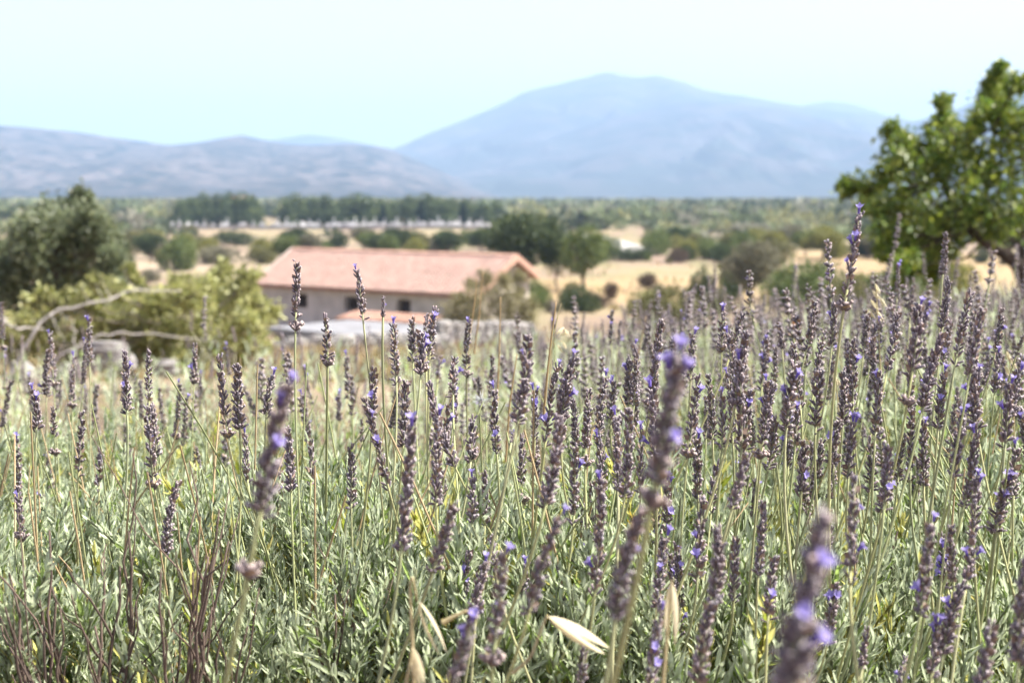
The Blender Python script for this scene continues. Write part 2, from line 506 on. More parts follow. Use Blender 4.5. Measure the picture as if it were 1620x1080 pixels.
# plants of the middle distance, each at the spot where it stands: (px, base py, width px, height px, kind, form, label)
MID = [
    (826, 456, 132, 112, 'dark', 'tree', 'large dark green round-crowned tree just behind the right end of the tiled roof', 'tree'),
    (880, 457, 50, 80, 'dark', 'tree', 'narrow dark tree between the large round tree and the slim trunked tree', 'tree'),
    (922, 463, 74, 100, 'green', 'tree', 'light green tree with a bare slim trunk in the golden field', 'tree'),
    (932, 489, 78, 27, 'brown', 'bush', 'low dark brown hedge-like bush in front of the slim trunked tree', 'bush'),
    (966, 474, 24, 30, 'brown', 'bush', 'thin brown bush at the right end of the low dark hedge', 'bush'),
    (1024, 455, 34, 24, 'brown', 'bush', 'small round brown bush alone in the golden field', 'bush'),
    (1058, 518, 132, 66, 'olive', 'bush', 'wide pale olive bush in the middle of the slope right of the house', 'bush'),
    (1110, 498, 48, 74, 'dark', 'bush', 'upright dark green shrub behind the wide pale olive bush', 'bush'),
    (1135, 500, 60, 45, 'grey', 'bush', 'low shadowy grey bush right of the upright dark shrub', 'bush'),
    (1188, 482, 84, 96, 'grey', 'tree', 'grey-olive sparse tree standing left of the bright green bush', 'tree'),
    (1262, 492, 128, 76, 'green', 'bush', 'bright green rounded bush under the straw field at right', 'bush'),
    (1345, 495, 90, 60, 'olive', 'bush', 'olive bush right of the bright green bush, behind the tallest stalk', 'bush'),
    (1420, 480, 110, 62, 'green', 'bush', 'green thicket under the leaning tree, left of its trunk', 'bush'),
    (1500, 478, 90, 62, 'yellow', 'bush', 'yellow-green thicket right beside the trunk of the leaning tree', 'bush'),
    (1144, 417, 44, 36, 'dark', 'bush', 'small dark green bush on the upper edge of the golden field', 'bush'),
    (1072, 416, 36, 24, 'brown', 'bush', 'brownish bush left of the small dark green one above the golden field', 'bush'),
    (1002, 412, 66, 22, 'dark', 'bush', 'long low dark thicket below the white track', 'bush'),
    (1036, 405, 44, 30, 'green', 'bush', 'green bush right of the long low thicket near the white track', 'bush'),
    (1202, 394, 42, 32, 'yellow', 'bush', 'round yellow-green bush on the plain above the grey-olive tree', 'bush'),
    (1230, 412, 60, 34, 'olive', 'bush', 'spreading olive bush below the round yellow-green one on the plain', 'bush'),
    (1302, 410, 66, 50, 'yellow', 'tree', 'yellow-green round tree on the plain left of the leaning tree', 'tree'),
    (1252, 386, 54, 32, 'grey', 'bush', 'grey-green clump on the plain left of the yellow-green round tree', 'bush'),
    (656, 400, 50, 34, 'olive', 'bush', 'olive bush above the middle of the roof ridge', 'bush'),
    (706, 401, 52, 36, 'green', 'bush', 'green bush above the right half of the roof ridge', 'bush'),
    (606, 394, 64, 26, 'olive', 'bush', 'wide low olive bush above the roof ridge, left of centre', 'bush'),
    (474, 392, 44, 30, 'dark', 'bush', 'dark bush right above the left end of the roof ridge', 'bush'),
    (535, 394, 32, 30, 'dark', 'bush', 'small dark bush above the left half of the roof ridge', 'bush'),
    (286, 428, 66, 54, 'green', 'bush', 'green bush on the plain left of the roof', 'bush'),
    (345, 418, 76, 28, 'grey', 'bush', 'long grey-green bush between the roof and the green bush left of it', 'bush'),
    (412, 418, 50, 30, 'olive', 'bush', 'olive bush just left of the roof ridge end', 'bush'),
    (372, 388, 66, 24, 'dark', 'bush', 'dark thicket below the left group of pines', 'bush'),
    (298, 378, 34, 22, 'olive', 'bush', 'small olive bush below the left end of the pines', 'bush'),
    (230, 395, 60, 30, 'olive', 'bush', 'olive bush right of the big dark shrub on the plain', 'bush'),
    (30, 352, 50, 26, 'dark', 'bush', 'dark bush on the far plain above the big dark shrub, left edge', 'bush'),
    (1380, 402, 60, 40, 'olive', 'bush', 'olive bush under the lowest left bough of the leaning tree', 'bush'),
]
for i, (px, py, w_, h_, kind, form, lab, cat) in enumerate(MID):
    p, d = hit(px, py)
    far_plant('round_tree' if form == 'tree' else 'wild_bush', kind, form, i % 3, (p[0], p[1], g(p[0], p[1]) - .1), w_ / F_PX * d, h_ / F_PX * d * 1.03, lab, cat, 'wild bushes and trees of the valley', rz=i * 1.3)

# dry-leaved bush in front of the house's right end
hb = P(775, 520, 55)
pass

# pine row behind the cemetery
ORD = ['first', 'second', 'third', 'fourth', 'fifth', 'sixth', 'seventh', 'eighth', 'ninth', 'tenth', 'eleventh', 'twelfth', 'thirteenth', 'fourteenth', 'fifteenth', 'sixteenth', 'seventeenth', 'eighteenth', 'nineteenth', 'twentieth'] + ['%dth' % k if k % 10 > 3 or k % 100 in (11, 12, 13) else '%d%s' % (k, {0: 'th', 1: 'st', 2: 'nd', 3: 'rd'}[k % 10]) for k in range(21, 200)]
pl = [(285, 318, 28), (303, 312, 32), (322, 304, 36), (345, 306, 34), (366, 303, 34), (388, 304, 36), (402, 308, 24)]
pr = [(455, 316, 22), (466, 306, 38), (494, 309, 36), (515, 307, 36), (546, 311, 36), (572, 306, 46), (602, 313, 34), (620, 318, 30), (645, 308, 38), (675, 306, 40), (700, 315, 34), (716, 312, 34), (737, 315, 32), (762, 319, 32), (785, 316, 30), (806, 331, 30)]
for nm, rowl, side in (('left', pl, 'left group of pines'), ('right', pr, 'long right row of pines')):
    for i, (px, top, w_) in enumerate(rowl):
        d = 478 + (i * 37 % 5) * 4
        b = P(px, 0, d); z = g(b[0], d)
        zt = P(px, top, d)[2]
        far_plant('pine_tree', 'pine', 'conifer', i % 4, (b[0], d, z - .1), w_ * (1.3 if i % 2 else 1.12) / F_PX * d, (zt - z) * 1.03, 'pine tree, %s from left in the %s behind white graves' % (ORD[i], side), 'tree', 'pines around the cemetery')
cyp = [(607, 322, 12), (666, 317, 13), (733, 317, 12)]
for i, (px, top, w_) in enumerate(cyp):
    d = 470; b = P(px, 0, d); z = g(b[0], d); zt = P(px, top, d)[2]
    far_plant('cypress_tree', 'cypress', 'conifer', i % 2, (b[0], d, z - .1), w_ / F_PX * d, (zt - z), 'slim dark cypress, %s from the left among the cemetery pines' % ORD[i], 'tree', 'cypresses among the pines')

# white graves and the cemetery wall
rg = np.random.default_rng(11)
def grave_meshes(k):
    r_ = np.random.default_rng(50 + k)
    s = MB().box((0, 0, .3), (1.2, 2.2, .6)); s.box((0, 0, .66), (1.35, 2.35, .12))
    h = MB()
    hh = .9 + .35 * r_.random()
    a = np.linspace(0, math.pi, 9)
    out = np.array([[-.5, .72]] + [[-.5 * math.cos(t), hh + .35 * math.sin(t)] for t in a] + [[.5, .72]])
    n = len(out)
    V = np.vstack([np.column_stack([out[:, 0], np.full(n, y_), out[:, 1]]) for y_ in (.85, 1.0)])
    Tn = [[0, i, i + 1] for i in range(1, n - 1)] + [[n, n + i + 1, n + i] for i in range(1, n - 1)]
    Qn = [[i, (i + 1) % n, n + (i + 1) % n, n + i] for i in range(n)]
    h.add(V, Qn, Tn, (.6, .59, .58))
    c = MB(); c.box((0, .92, hh + .8), (.12, .1, .95), C=(.85, .85, .84)); c.box((0, .92, hh + .95), (.55, .09, .12), C=(.85, .85, .84))
    return s.mesh('slab', M['marble']), h.mesh('headstone', M['marble']), c.mesh('cross', M['marble'])
for m_ in [M['marble']]: pass
GR = [grave_meshes(k) for k in range(3)]
for k, (s_, h_, c_) in enumerate(GR):
    for me in (s_,):
        me.color_attributes['tint'].data.foreach_set('color', np.tile([.52, .51, .50, 1], len(me.vertices)).astype(np.float32))
gi = 0
gpx = sorted([430 + rg.random() * 5 + i * 5.6 for i in range(62)] + [270 + i * 13 + rg.random() * 6 for i in range(12)])
for px in gpx:
    if 505 < px < 515: continue
    d = 448 + rg.random() * 16
    b = P(px, 0, d); k = gi % 3; sc = .95 + .4 * rg.random()
    o = empty('grave', (b[0], d, g(b[0], d)), (rg.random() - .5) * .6, sc)
    put('slab', GR[k][0], o); put('headstone', GR[k][1], o)
    if gi % 3 == 1: put('cross', GR[k][2], o)
    nl = sum(1 for q in gpx if q < 428); idx = gi if px < 428 else gi - nl
    tag(o, 'white marble grave, %s from the left in front of the %s' % (ORD[idx], 'left group of pines' if px < 428 else 'long right row of pines'), 'grave', 'white graves of the cemetery')
    gi += 1
mb = MB()
wa, wb = P(262, 0, 440), P(775, 0, 440)
n = 60
xs = np.linspace(wa[0], wb[0], n)
for i in range(n - 1):
    z = g((xs[i] + xs[i + 1]) / 2, 440)
    mb.box(((xs[i] + xs[i + 1]) / 2, 440, z + .35), (xs[i + 1] - xs[i] - .02, .4, 1.5 + .1 * (i % 3)), C=(.34, .32, .31))
tag(mb.build('cemetery_wall', M['stone'], smooth=False), 'long low grey wall in front of the white graves', 'wall')

# scattered far houses, white specks on the plain and under the ridge
def far_house(px, py, w_, label, roof=(.45, .2, .13), wallc=(.75, .72, .67), depth=None):
    p, d = hit(px, py)
    if depth: d = depth; p = P(px, 0, d); p[2] = g(p[0], p[1])
    W = w_ / F_PX * d; o = empty('far_house', (p[0], p[1], g(p[0], p[1]) - .1), rg.random() * .6 - .3)
    MB().box((0, 0, W * .17), (W, W * .7, W * .34), C=wallc).build('wall', M['plaster'], o, False)
    r_ = MB(); hh, ov = W * .34, W * .04
    V = [(-W / 2 - ov, -W * .35 - ov, hh + .01), (W / 2 + ov, -W * .35 - ov, hh + .01), (W / 2 + ov, W * .35 + ov, hh + .01), (-W / 2 - ov, W * .35 + ov, hh + .01), (-W / 2 - ov, 0, hh + W * .2), (W / 2 + ov, 0, hh + W * .2)]
    r_.add(V, [(0, 1, 5, 4), (2, 3, 4, 5), (0, 3, 2, 1)], [(0, 4, 3), (1, 2, 5)], roof)
    r_.build('roof', M['tile'], o, False)
    for s in (-1, 1):
        MB().box((s * W * .25, -W * .35 - .01, W * .18), (W * .12, .06, W * .14), C=(.05, .05, .06)).build('window', M['wood'], o, False)
    tag(o, label, 'house', 'far houses on the plain')
far_house(626, 345, 18, 'far house with a red roof peeking between the pines', depth=498)
far_house(343, 316, 16, 'far white house under the rocky ridge, above the left pines', wallc=(.85, .83, .8), depth=1900)
far_house(372, 317, 22, 'far white house right of another one under the rocky ridge', wallc=(.85, .83, .8), depth=2000)
far_house(958, 327, 12, 'far white house at the foot of the big mountain', wallc=(.85, .83, .8), depth=1600)
far_house(1128, 356, 9, 'tiny pale house among trees on the plain at right', wallc=(.8, .76, .7))
far_house(52, 318, 8, 'tiny pale house under the ridge at the left edge', wallc=(.8, .76, .7), depth=1500)

# scattered trees of the far plain: the larger ones as things, the woods beyond as one mass
cand = []
rg = np.random.default_rng(21)
def blocked(px, py):
    if 262 < px < 800 and 345 < py < 384: return True
    if 850 < px < 1130 and 418 < py < 480: return True
    if 1235 < px < 1420 and 410 < py < 440: return True
    if 190 < px < 400 and 420 < py < 440: return True
    if 890 < px < 1030 and 366 < py < 408: return True
    return False
for kk in range(5900):
    px = rg.uniform(-60, 1700); py = 330 + 90 * rg.random() ** 1.7
    if kk >= 5000: py = 395 + 100 * rg.random(); px = rg.uniform(840, 1450) if rg.random() < .75 else rg.uniform(190, 420)
    if blocked(px, py): continue
    cand.append((px, py))
plain = []
kinds = ['green', 'olive', 'dark', 'grey', 'yellow', 'dark', 'green']
for px, py in cand:
    dens = .16 if py > 372 else (.42 if py > 352 else 1.0)
    if 300 < px < 840 and py > 366: dens *= .5
    if rg.random() > dens: continue
    p, d = hit(px, py)
    hgt = (.7 + 1.3 * rg.random()) if d < 200 else (1.6 + 2.2 * rg.random()) if d < 400 else (3 + 3.2 * rg.random())
    plain.append((d, px, p, hgt))
plain.sort(key=lambda t: t[0])
near_pl = plain[:230]; rest = plain[230:]
zones = [(-100, 200, 'behind the dark shrub'), (200, 430, 'below the left pines'), (430, 840, 'between roof and cemetery'), (840, 1040, 'near the white track'), (1040, 1190, 'above the golden field'), (1190, 1330, 'left of the leaning tree'), (1330, 1800, 'behind the leaning tree')]
KN = {'green': 'green', 'olive': 'olive', 'dark': 'dark green', 'grey': 'grey-green', 'yellow': 'yellowish'}
items = []
for d, px, p, hgt in near_pl:
    items.append((px, d, p, hgt, kinds[rg.integers(len(kinds))]))
for a, b, ph in zones:
    for kd in KN:
        sub = sorted([t for t in items if a <= t[0] < b and t[4] == kd])
        for i, (px, d, p, hgt, kd_) in enumerate(sub):
            form = 'tree' if hgt > 3.2 else 'bush'
            far_plant('plain_tree' if form == 'tree' else 'plain_bush', kd, form, int(rg.integers(3)), (p[0], p[1], g(p[0], p[1]) - .15), hgt * (.95 + .5 * rg.random()), hgt,
                      '%s %s, %s of its colour from left %s' % (KN[kd], form, ORD[i], ph), form, 'small trees and bushes of the plain')
mb = MB()
blob = MB()
crown_leaves(blob, [(0, 0, .5, .5, .5, .45), (.3, .2, .45, .4, .4, .35), (-.3, -.1, .4, .38, .38, .35)], 60, .38, (1, 1, 1), rg, .3)
blob = tpl_of(blob)
pos, sc_, cc = [], [], []
kc = [KINDS[k][0] for k in kinds]
for d, px, p, hgt in rest:
    pos.append((p[0], p[1], g(p[0], p[1]) - .2)); sc_.append((hgt * 1.2, hgt * 1.2, hgt)); cc.append(kc[rg.integers(len(kc))])
for _ in range(6500):                     # woods out to the foot of the mountains
    d = 750 * (4.6 ** rg.random()); px = rg.uniform(-150, 1780)
    x = (px - 810) / F_PX * d
    if vnoise(x / 160 + 3, d / 260) < (.36 if px < 840 else .52): continue
    hh = 3.5 + 4.5 * rg.random()
    pos.append((x, d, g(x, d) - .2)); sc_.append((hh * 1.5, hh * 1.5, hh)); cc.append(kc[rg.integers(len(kc))])
ang = rg.random(len(pos)) * 6.28
R = np.zeros((len(pos), 3, 3)); R[:, 0, 0] = np.cos(ang); R[:, 0, 1] = -np.sin(ang); R[:, 1, 0] = np.sin(ang); R[:, 1, 1] = np.cos(ang); R[:, 2, 2] = 1
mb.inst(blob, R, np.array(pos), np.array(sc_), (np.array(cc) * .65 + np.mean(cc, axis=1, keepdims=True) * .35) * 1.55)  # tree colours greyed and lightened: extra distance haze put into the tint
tag(mb.build('distant_woods', M['far_leaf']), 'hazy woods covering the plain up to the mountains', 'woods', kind='stuff')

# dry scrub and grass tufts on the slope between field and house and beyond
mb = MB(); tuft = MB()
for k in range(9):
    a = k * .7; tuft.inst(LEAFQ, frames([[math.cos(a) * .5, math.sin(a) * .5, 1]]), np.array([[0, 0, 0.]]), np.array([[.12, .12, .5 + .05 * (k % 4)]]), None)
tuft = tpl_of(tuft)
n = 9000
dd = 14 * (14 ** rg.random(n)); xx = rg.uniform(-.40, .40, n) * dd
keep = vnoise(xx * .12 + 2, dd * .12) > .42
dd, xx = dd[keep], xx[keep]; n = len(dd)
cs = np.array([(.42, .32, .16), (.34, .28, .14), (.24, .22, .10), (.30, .22, .14)])[rg.integers(0, 4, n)]
s = (.35 + .6 * rg.random(n)) * np.where(dd > 60, 1.2, .8)
mb.inst(tuft, frames(np.tile([[0, 0, 1.]], (n, 1)) + rg.normal(size=(n, 3)) * .1, rg.random(n) * 6.28), np.column_stack([xx, dd, g(xx, dd) - .03]), s, cs)
tag(mb.build('dry_grass', M['straw']), 'dry straw-coloured grass tufts on the slope and plain', 'grass', kind='stuff')

# ------------------------------------------------------------------ the stone barn
RL, RR, EL, ER = P(465, 391, 70), P(815, 409, 62), P(413, 448, 68), P(750, 468, 60)
zr = (RL[2] + RR[2]) / 2; ze = (EL[2] + ER[2]) / 2
ax = RR - RL; ax[2] = 0; Lh = np.linalg.norm(ax); ax /= Lh
nv = np.array([ax[1], -ax[0], 0])
if nv[1] > 0: nv = -nv                     # towards the camera
hw = (np.dot(EL - RL, nv) + np.dot(ER - RR, nv)) / 2
mid = (RL + RR) / 2
zg = float(g(mid[0], mid[1])) - .6
house = empty('stone_barn', (mid[0], mid[1], zg))
tag(house, 'long stone barn with a pale red tiled roof below the lavender field', 'building')
B3 = np.column_stack([ax, nv, [0, 0, 1.]])                     # local (along, front, up) -> world
def HW(a, f, z): return np.stack([ax * p_ + nv * q_ for p_, q_ in zip(np.ravel(a), np.ravel(f))]) + np.column_stack([np.zeros((np.size(a), 2)), np.ravel(z)])
zr_, ze_ = zr - zg, ze - zg
ov = .32
hwr = hw * .56
slope = (zr_ - ze_) / hw
wf_ = hw - ov; wt = zr_ - .17 - slope * wf_                    # wall plane and wall height
la = Lh / 2 - .22
wr_ = hwr - .2; wtr = zr_ - .17 - slope * wr_
def wall_box(name, a0, a1, f0, f1, z0, z1, col, mt='plaster'):
    c = ax * (a0 + a1) / 2 + nv * (f0 + f1) / 2; c[2] = (z0 + z1) / 2
    m_ = MB().box(c, (a1 - a0, f1 - f0, z1 - z0), B3, col)
    return m_.build(name, M[mt], house, False)
wcol = (.44, .41, .375)
# front wall pieces around the small window openings
wins = [(-4.3, -3.4), (-1.1, -.25), (1.95, 2.75)]
wz0, wz1 = wt - 1.02, wt - .38
edges = [-la] + [v for w_ in wins for v in w_] + [la]
for i in range(0, len(edges), 2):
    wall_box('front_wall', edges[i], edges[i + 1], wf_ - .45, wf_, 0, wt, wcol)
for a0, a1 in wins:
    wall_box('front_wall', a0, a1, wf_ - .45, wf_, 0, wz0, wcol)
    wall_box('front_wall', a0, a1, wf_ - .45, wf_, wz1, wt, wcol)
    sh = wall_box('window', a0, a1, wf_ - .34, wf_ - .30, wz0, wz1, (.035, .03, .03), 'wood')
    c_ = ax * (a0 + a1) / 2 + nv * (wf_ - .27)
    for k in (0.0, 1.0):
        c2 = c_.copy(); c2[2] = wz0 + .04 + k * (wz1 - wz0 - .08)
        MB().box(c2, (a1 - a0, .07, .08), B3, (.16, .12, .09)).build('frame', M['wood'], sh, False)
wall_box('rear_wall', -la, la, -wr_, -wr_ + .45, 0, wtr, wcol)
for s in (-1, 1):                          # gable ends
    m_ = MB(); a_in, a_out = s * (la - .45), s * la
    if s > 0: a_in, a_out = a_in + .003, a_out + .003
    pr_ = [(-wf_ + .455, 0), (wf_ - .455, 0), (wf_ - .455, wt), (0, zr_ - .17), (-wf_ + .455, wt)] if False else [(-wr_ - .003, 0), (wf_ + .003, 0), (wf_ + .003, wt), (0, zr_ - .17), (-wr_ - .003, wtr)]
    V = np.vstack([HW([a_] * 5, [p_[0] for p_ in pr_], [p_[1] for p_ in pr_]) for a_ in (a_in, a_out)])
    m_.add(V, [[i, (i + 1) % 5, 5 + (i + 1) % 5, 5 + i] for i in range(5)], [[0, 1, 2], [0, 2, 4], [4, 2, 3], [5, 7, 6], [5, 9, 7], [9, 8, 7]], (.38, .34, .28) if s > 0 else wcol)
    m_.build('gable_wall', M['plaster'], house, False)
# roof: overlapping courses of barrel tiles
rgt = np.random.default_rng(5)
roof = MB().build if False else None
deck = MB()
for s in (-1, 1):
    hs = hw if s > 0 else hwr; zs_ = zr_ - slope * hs
    V = HW([-Lh / 2, Lh / 2, Lh / 2, -Lh / 2] * 2, [0, 0, s * hs, s * hs] * 2, [zr_ - .05, zr_ - .05, zs_ - .05, zs_ - .05, zr_ - .16, zr_ - .16, zs_ - .16, zs_ - .16])
    deck.add(V, [[0, 1, 2, 3], [4, 7, 6, 5], [0, 4, 5, 1], [2, 6, 7, 3], [1, 5, 6, 2], [0, 3, 7, 4]], None, (.30, .18, .13))
deck = deck.build('roof', M['wood'], house, False)
tiles = MB()
rows, colw = 15, .25
ncol = int(Lh / colw)
ph = np.linspace(0, 1, 7)
for s in (-1, 1):
    hs = hw if s > 0 else hwr; zs_ = zr_ - slope * hs
    for r_ in range(rows):
        f0, f1 = r_ / rows, min((r_ + 1.18) / rows, 1.03)
        for c_ in range(ncol):
            a0 = -Lh / 2 + c_ * Lh / ncol
            tone = .90 + .2 * rgt.random(); base = np.array([.68, .46, .365]) * tone
            if rgt.random() < .07: base = np.array([.62, .47, .37]) * tone
            aa = a0 + ph * Lh / ncol
            hgt = np.sin(ph * math.pi) * .065
            lift = .012 * rgt.random()
            V0 = HW(aa, [s * hs * f0] * 7, zr_ - (zr_ - zs_) * f0 + hgt * .9 - .03 + lift)
            V1 = HW(aa, [s * hs * f1] * 7, zr_ - (zr_ - zs_) * f1 + hgt + .022 + lift)
            V2 = HW(aa, [s * hs * f1] * 7, zr_ - (zr_ - zs_) * f1 + hgt - .02 + lift)
            q = [[i, i + 1, 8 + i, 7 + i] for i in range(6)] + [[7 + i, 8 + i, 15 + i, 14 + i] for i in range(6)]
            tiles.add(np.vstack([V0, V1, V2]), q, None, base)
t_ = tiles.build('roof_tiles', M['tile'], house); tag(t_, kind='stuff')
nr = 38
for i in range(nr):
    a0 = -Lh / 2 + i * Lh / nr; a1 = a0 + Lh / nr * 1.12
    th = np.linspace(-.1, math.pi + .1, 7); tone = .85 + .3 * rgt.random()
    V = np.vstack([HW([a_] * 7, np.cos(th) * .17, zr_ - .07 + np.sin(th) * (.15 + k_ * .02)) for k_, a_ in enumerate((a0, a1))])
    MB().add(V, [[j, j + 1, 8 + j, 7 + j] for j in range(6)], None, np.array([.58, .36, .27]) * tone).build('ridge_tile', M['tile'], house)
for s in (-1, 1):                          # pale mortared verge at the gable ends
    for q in (-1, 1):
        m_ = MB(); a0, a1 = s * Lh / 2 - .02, s * (Lh / 2 + .16); hs = hw if q > 0 else hwr; zs_ = zr_ - slope * hs
        V = HW([a0, a1, a1, a0] * 2, [0, 0, q * hs, q * hs] * 2, [zr_ + .09, zr_ + .09, zs_ + .09, zs_ + .09, zr_ - .17, zr_ - .17, zs_ - .17, zs_ - .17])
        m_.add(V, [[0, 1, 2, 3], [4, 7, 6, 5], [0, 4, 5, 1], [2, 6, 7, 3], [1, 5, 6, 2], [0, 3, 7, 4]], None, (.50, .40, .34) if s < 0 else (.46, .28, .21))
        m_.build('verge', M['tile'], house, False)

# low shed with a tiled lean-to roof before the barn
sh_c = P(615, 500, 56); zsg = g(sh_c[0], sh_c[1]) - .3
shed = empty('lean_to_shed', (sh_c[0], sh_c[1], zsg))
tag(shed, 'low shed with a small flat tiled roof in front of the barn wall', 'shed')
zs = P(615, 505, 56)[2] - zsg
Bs = B3
def sbox(name, a0, a1, f0, f1, z0, z1, col, mt):
    c = ax * (a0 + a1) / 2 + nv * (f0 + f1) / 2; c[2] = (z0 + z1) / 2
    return MB().box(c, (a1 - a0, f1 - f0, z1 - z0), Bs, col).build(name, M[mt], shed, False)
sbox('wall', -1.9, 1.9, -.5, -.3, 0, zs - .06, (.24, .22, .20), 'plaster')
for a_ in (-1.85, 0, 1.85): sbox('post', a_ - .07, a_ + .07, .36, .5, 0, zs - .14, (.16, .12, .09), 'wood')
V = []
m_ = MB()
for c_ in range(18):
    a0 = -2.2 + c_ * .245; aa = a0 + ph * .245; hg = np.sin(ph * math.pi) * .06
    for r_ in range(5):
        f0, f1 = -.6 + r_ * .24, -.6 + (r_ + 1.15) * .24
        z0_, z1_ = zs + .16 - r_ * .04, zs + .16 - (r_ + 1.15) * .04
        tone = .85 + .35 * rgt.random()
        V0 = HW(aa, [f0] * 7, z0_ + hg); V1 = HW(aa, [f1] * 7, z1_ + hg + .03); V2 = HW(aa, [f1] * 7, z1_ + hg - .03)
        m_.add(np.vstack([V0, V1, V2]), [[i, i + 1, 8 + i, 7 + i] for i in range(6)] + [[7 + i, 8 + i, 15 + i, 14 + i] for i in range(6)], None, np.array([.50, .30, .22]) * tone)
m_.build('roof_tiles', M['tile'], shed)
m_ = MB(); V = HW([-2.2, 2.2, 2.2, -2.2] * 2, [-.6, -.6, .6, .6] * 2, [zs + .14, zs + .14, zs - .06, zs - .06, zs + .05, zs + .05, zs - .15, zs - .15])
m_.add(V, [[0, 1, 2, 3], [4, 7, 6, 5], [0, 4, 5, 1], [2, 6, 7, 3], [1, 5, 6, 2], [0, 3, 7, 4]], None, (.45, .28, .21))
m_.build('roof', M['tile'], shed, False)

# grey dry-stone walls and concrete slab roof between field and barn
def stone_wall(a, b, h_, label, col=(.30, .29, .28), tw=.5):
    a = np.array(a); b = np.array(b)
    root = empty('dry_stone_wall', (a[0], a[1], g(a[0], a[1])))
    u_ = b - a; u_[2] = 0; L_ = np.linalg.norm(u_); u_ /= L_; v_ = np.array([-u_[1], u_[0], 0])
    r_ = np.random.default_rng(int(L_ * 100))
    core = MB()
    ns = 12
    for i in range(ns):
        c = a + u_ * L_ * (i + .5) / ns; z = float(g(c[0], c[1]))
        core.box((c[0], c[1], z + h_ * .36), (L_ / ns, tw * .7, h_ * .9), np.column_stack([u_, v_, [0, 0, 1]]), np.array(col) * .6)
    core.build('wall_core', M['stone'], root, False, Matrix.Translation(-root.location))
    q = 0; sh_ = [rock_mesh(k) for k in range(4)]
    nrow = max(2, int(h_ / .25))
    for r2 in range(nrow):
        s_ = r_.random() * .3
        while s_ < L_:
            w_ = .3 + .35 * r_.random()
            c = a + u_ * (s_ + w_ / 2); z = float(g(c[0], c[1])) + (r2 + .5) * h_ / nrow
            Mx = Matrix.Translation((c[0], c[1], z)) @ Matrix.Rotation(math.atan2(u_[1], u_[0]), 4, 'Z') @ Matrix.Diagonal((w_ * .55, tw * .56, h_ / nrow * .62, 1))
            put('stone', sh_[r_.integers(4)], root, Matrix.Translation(-root.location) @ Mx)
            s_ += w_; q += 1
            if q > 290: break
    return tag(root, label, 'wall')
ROCKS = {}
def rock_mesh(k):
    if k in ROCKS: return ROCKS[k]
    r_ = np.random.default_rng(90 + k)
    mb = MB(); nlat, nlon = 5, 7
    V = [(0, 0, -1)]
    for i in range(1, nlat):
        for j in range(nlon):
            th = math.pi * i / nlat; phi = 6.283 * j / nlon + .3 * i
            s = .8 + .35 * r_.random()
            p = np.array([math.sin(th) * math.cos(phi), math.sin(th) * math.sin(phi), -math.cos(th)]) * s
            V.append(tuple(np.sign(p) * np.abs(p) ** .8))
    V.append((0, 0, .95))
    T = [(0, 1 + (j + 1) % nlon, 1 + j) for j in range(nlon)]
    Qr = []
    for i in range(nlat - 2):
        for j in range(nlon):
            a_ = 1 + i * nlon; Qr.append((a_ + j, a_ + (j + 1) % nlon, a_ + nlon + (j + 1) % nlon, a_ + nlon + j))
    e = len(V) - 1; b_ = 1 + (nlat - 2) * nlon
    T += [(b_ + j, b_ + (j + 1) % nlon, e) for j in range(nlon)]
    mb.add(np.array(V), Qr, T, np.array([.25, .235, .22]) * (.8 + .35 * r_.random()))
    ROCKS[k] = mb.mesh('stone', M['stone'], False)
    return ROCKS[k]
stone_wall(P(690, 530, 46), P(840, 528, 50), .75, 'low grey dry-stone wall below the right end of the barn')
stone_wall(P(430, 560, 30), P(700, 556, 33), .45, 'mossy dry-stone wall just behind the lavender below the barn')
sl = P(575, 522, 47)
slab = empty('concrete_cistern', (sl[0], sl[1], g(sl[0], sl[1]) - .4))
tag(slab, 'flat grey concrete cistern below the barn, left of its middle', 'cistern')
zt = sl[2] - (g(sl[0], sl[1]) - .4)
c0 = np.array([0, 0, zt / 2 - .08]); MB().box(c0, (4.6, 3.4, zt - .16), B3, (.25, .245, .24)).build('tank_wall', M['plaster'], slab, False)
MB().box((0, 0, zt), (5.0, 3.8, .16), B3, (.21, .21, .22)).build('lid', M['plaster'], slab, False)
# rocks at the left field edge
for i, (px, py, s_, lab) in enumerate([(170, 562, .17, 'pale grey boulder behind the lavender under the dead branches'), (195, 575, .11, 'small grey rock right of the pale boulder under the dead branches'), (35, 590, .13, 'grey rock at the left field edge below the dead trunk'), (262, 582, .10, 'small rock at the left field edge under the yellow-green bush'), (110, 590, .12, 'flat rock between the boulder and the dead trunk')]):
    p = P(px, py, 14.5)
    o = put('boulder', rock_mesh(i % 4)); o.location = (p[0], p[1], max(p[2], g(p[0], p[1]) + s_ * .3)); o.scale = (s_ * 1.4, s_, s_ * .9); o.rotation_euler = (0, 0, i)
    tag(o, lab, 'rock', 'rocks at the field edge')

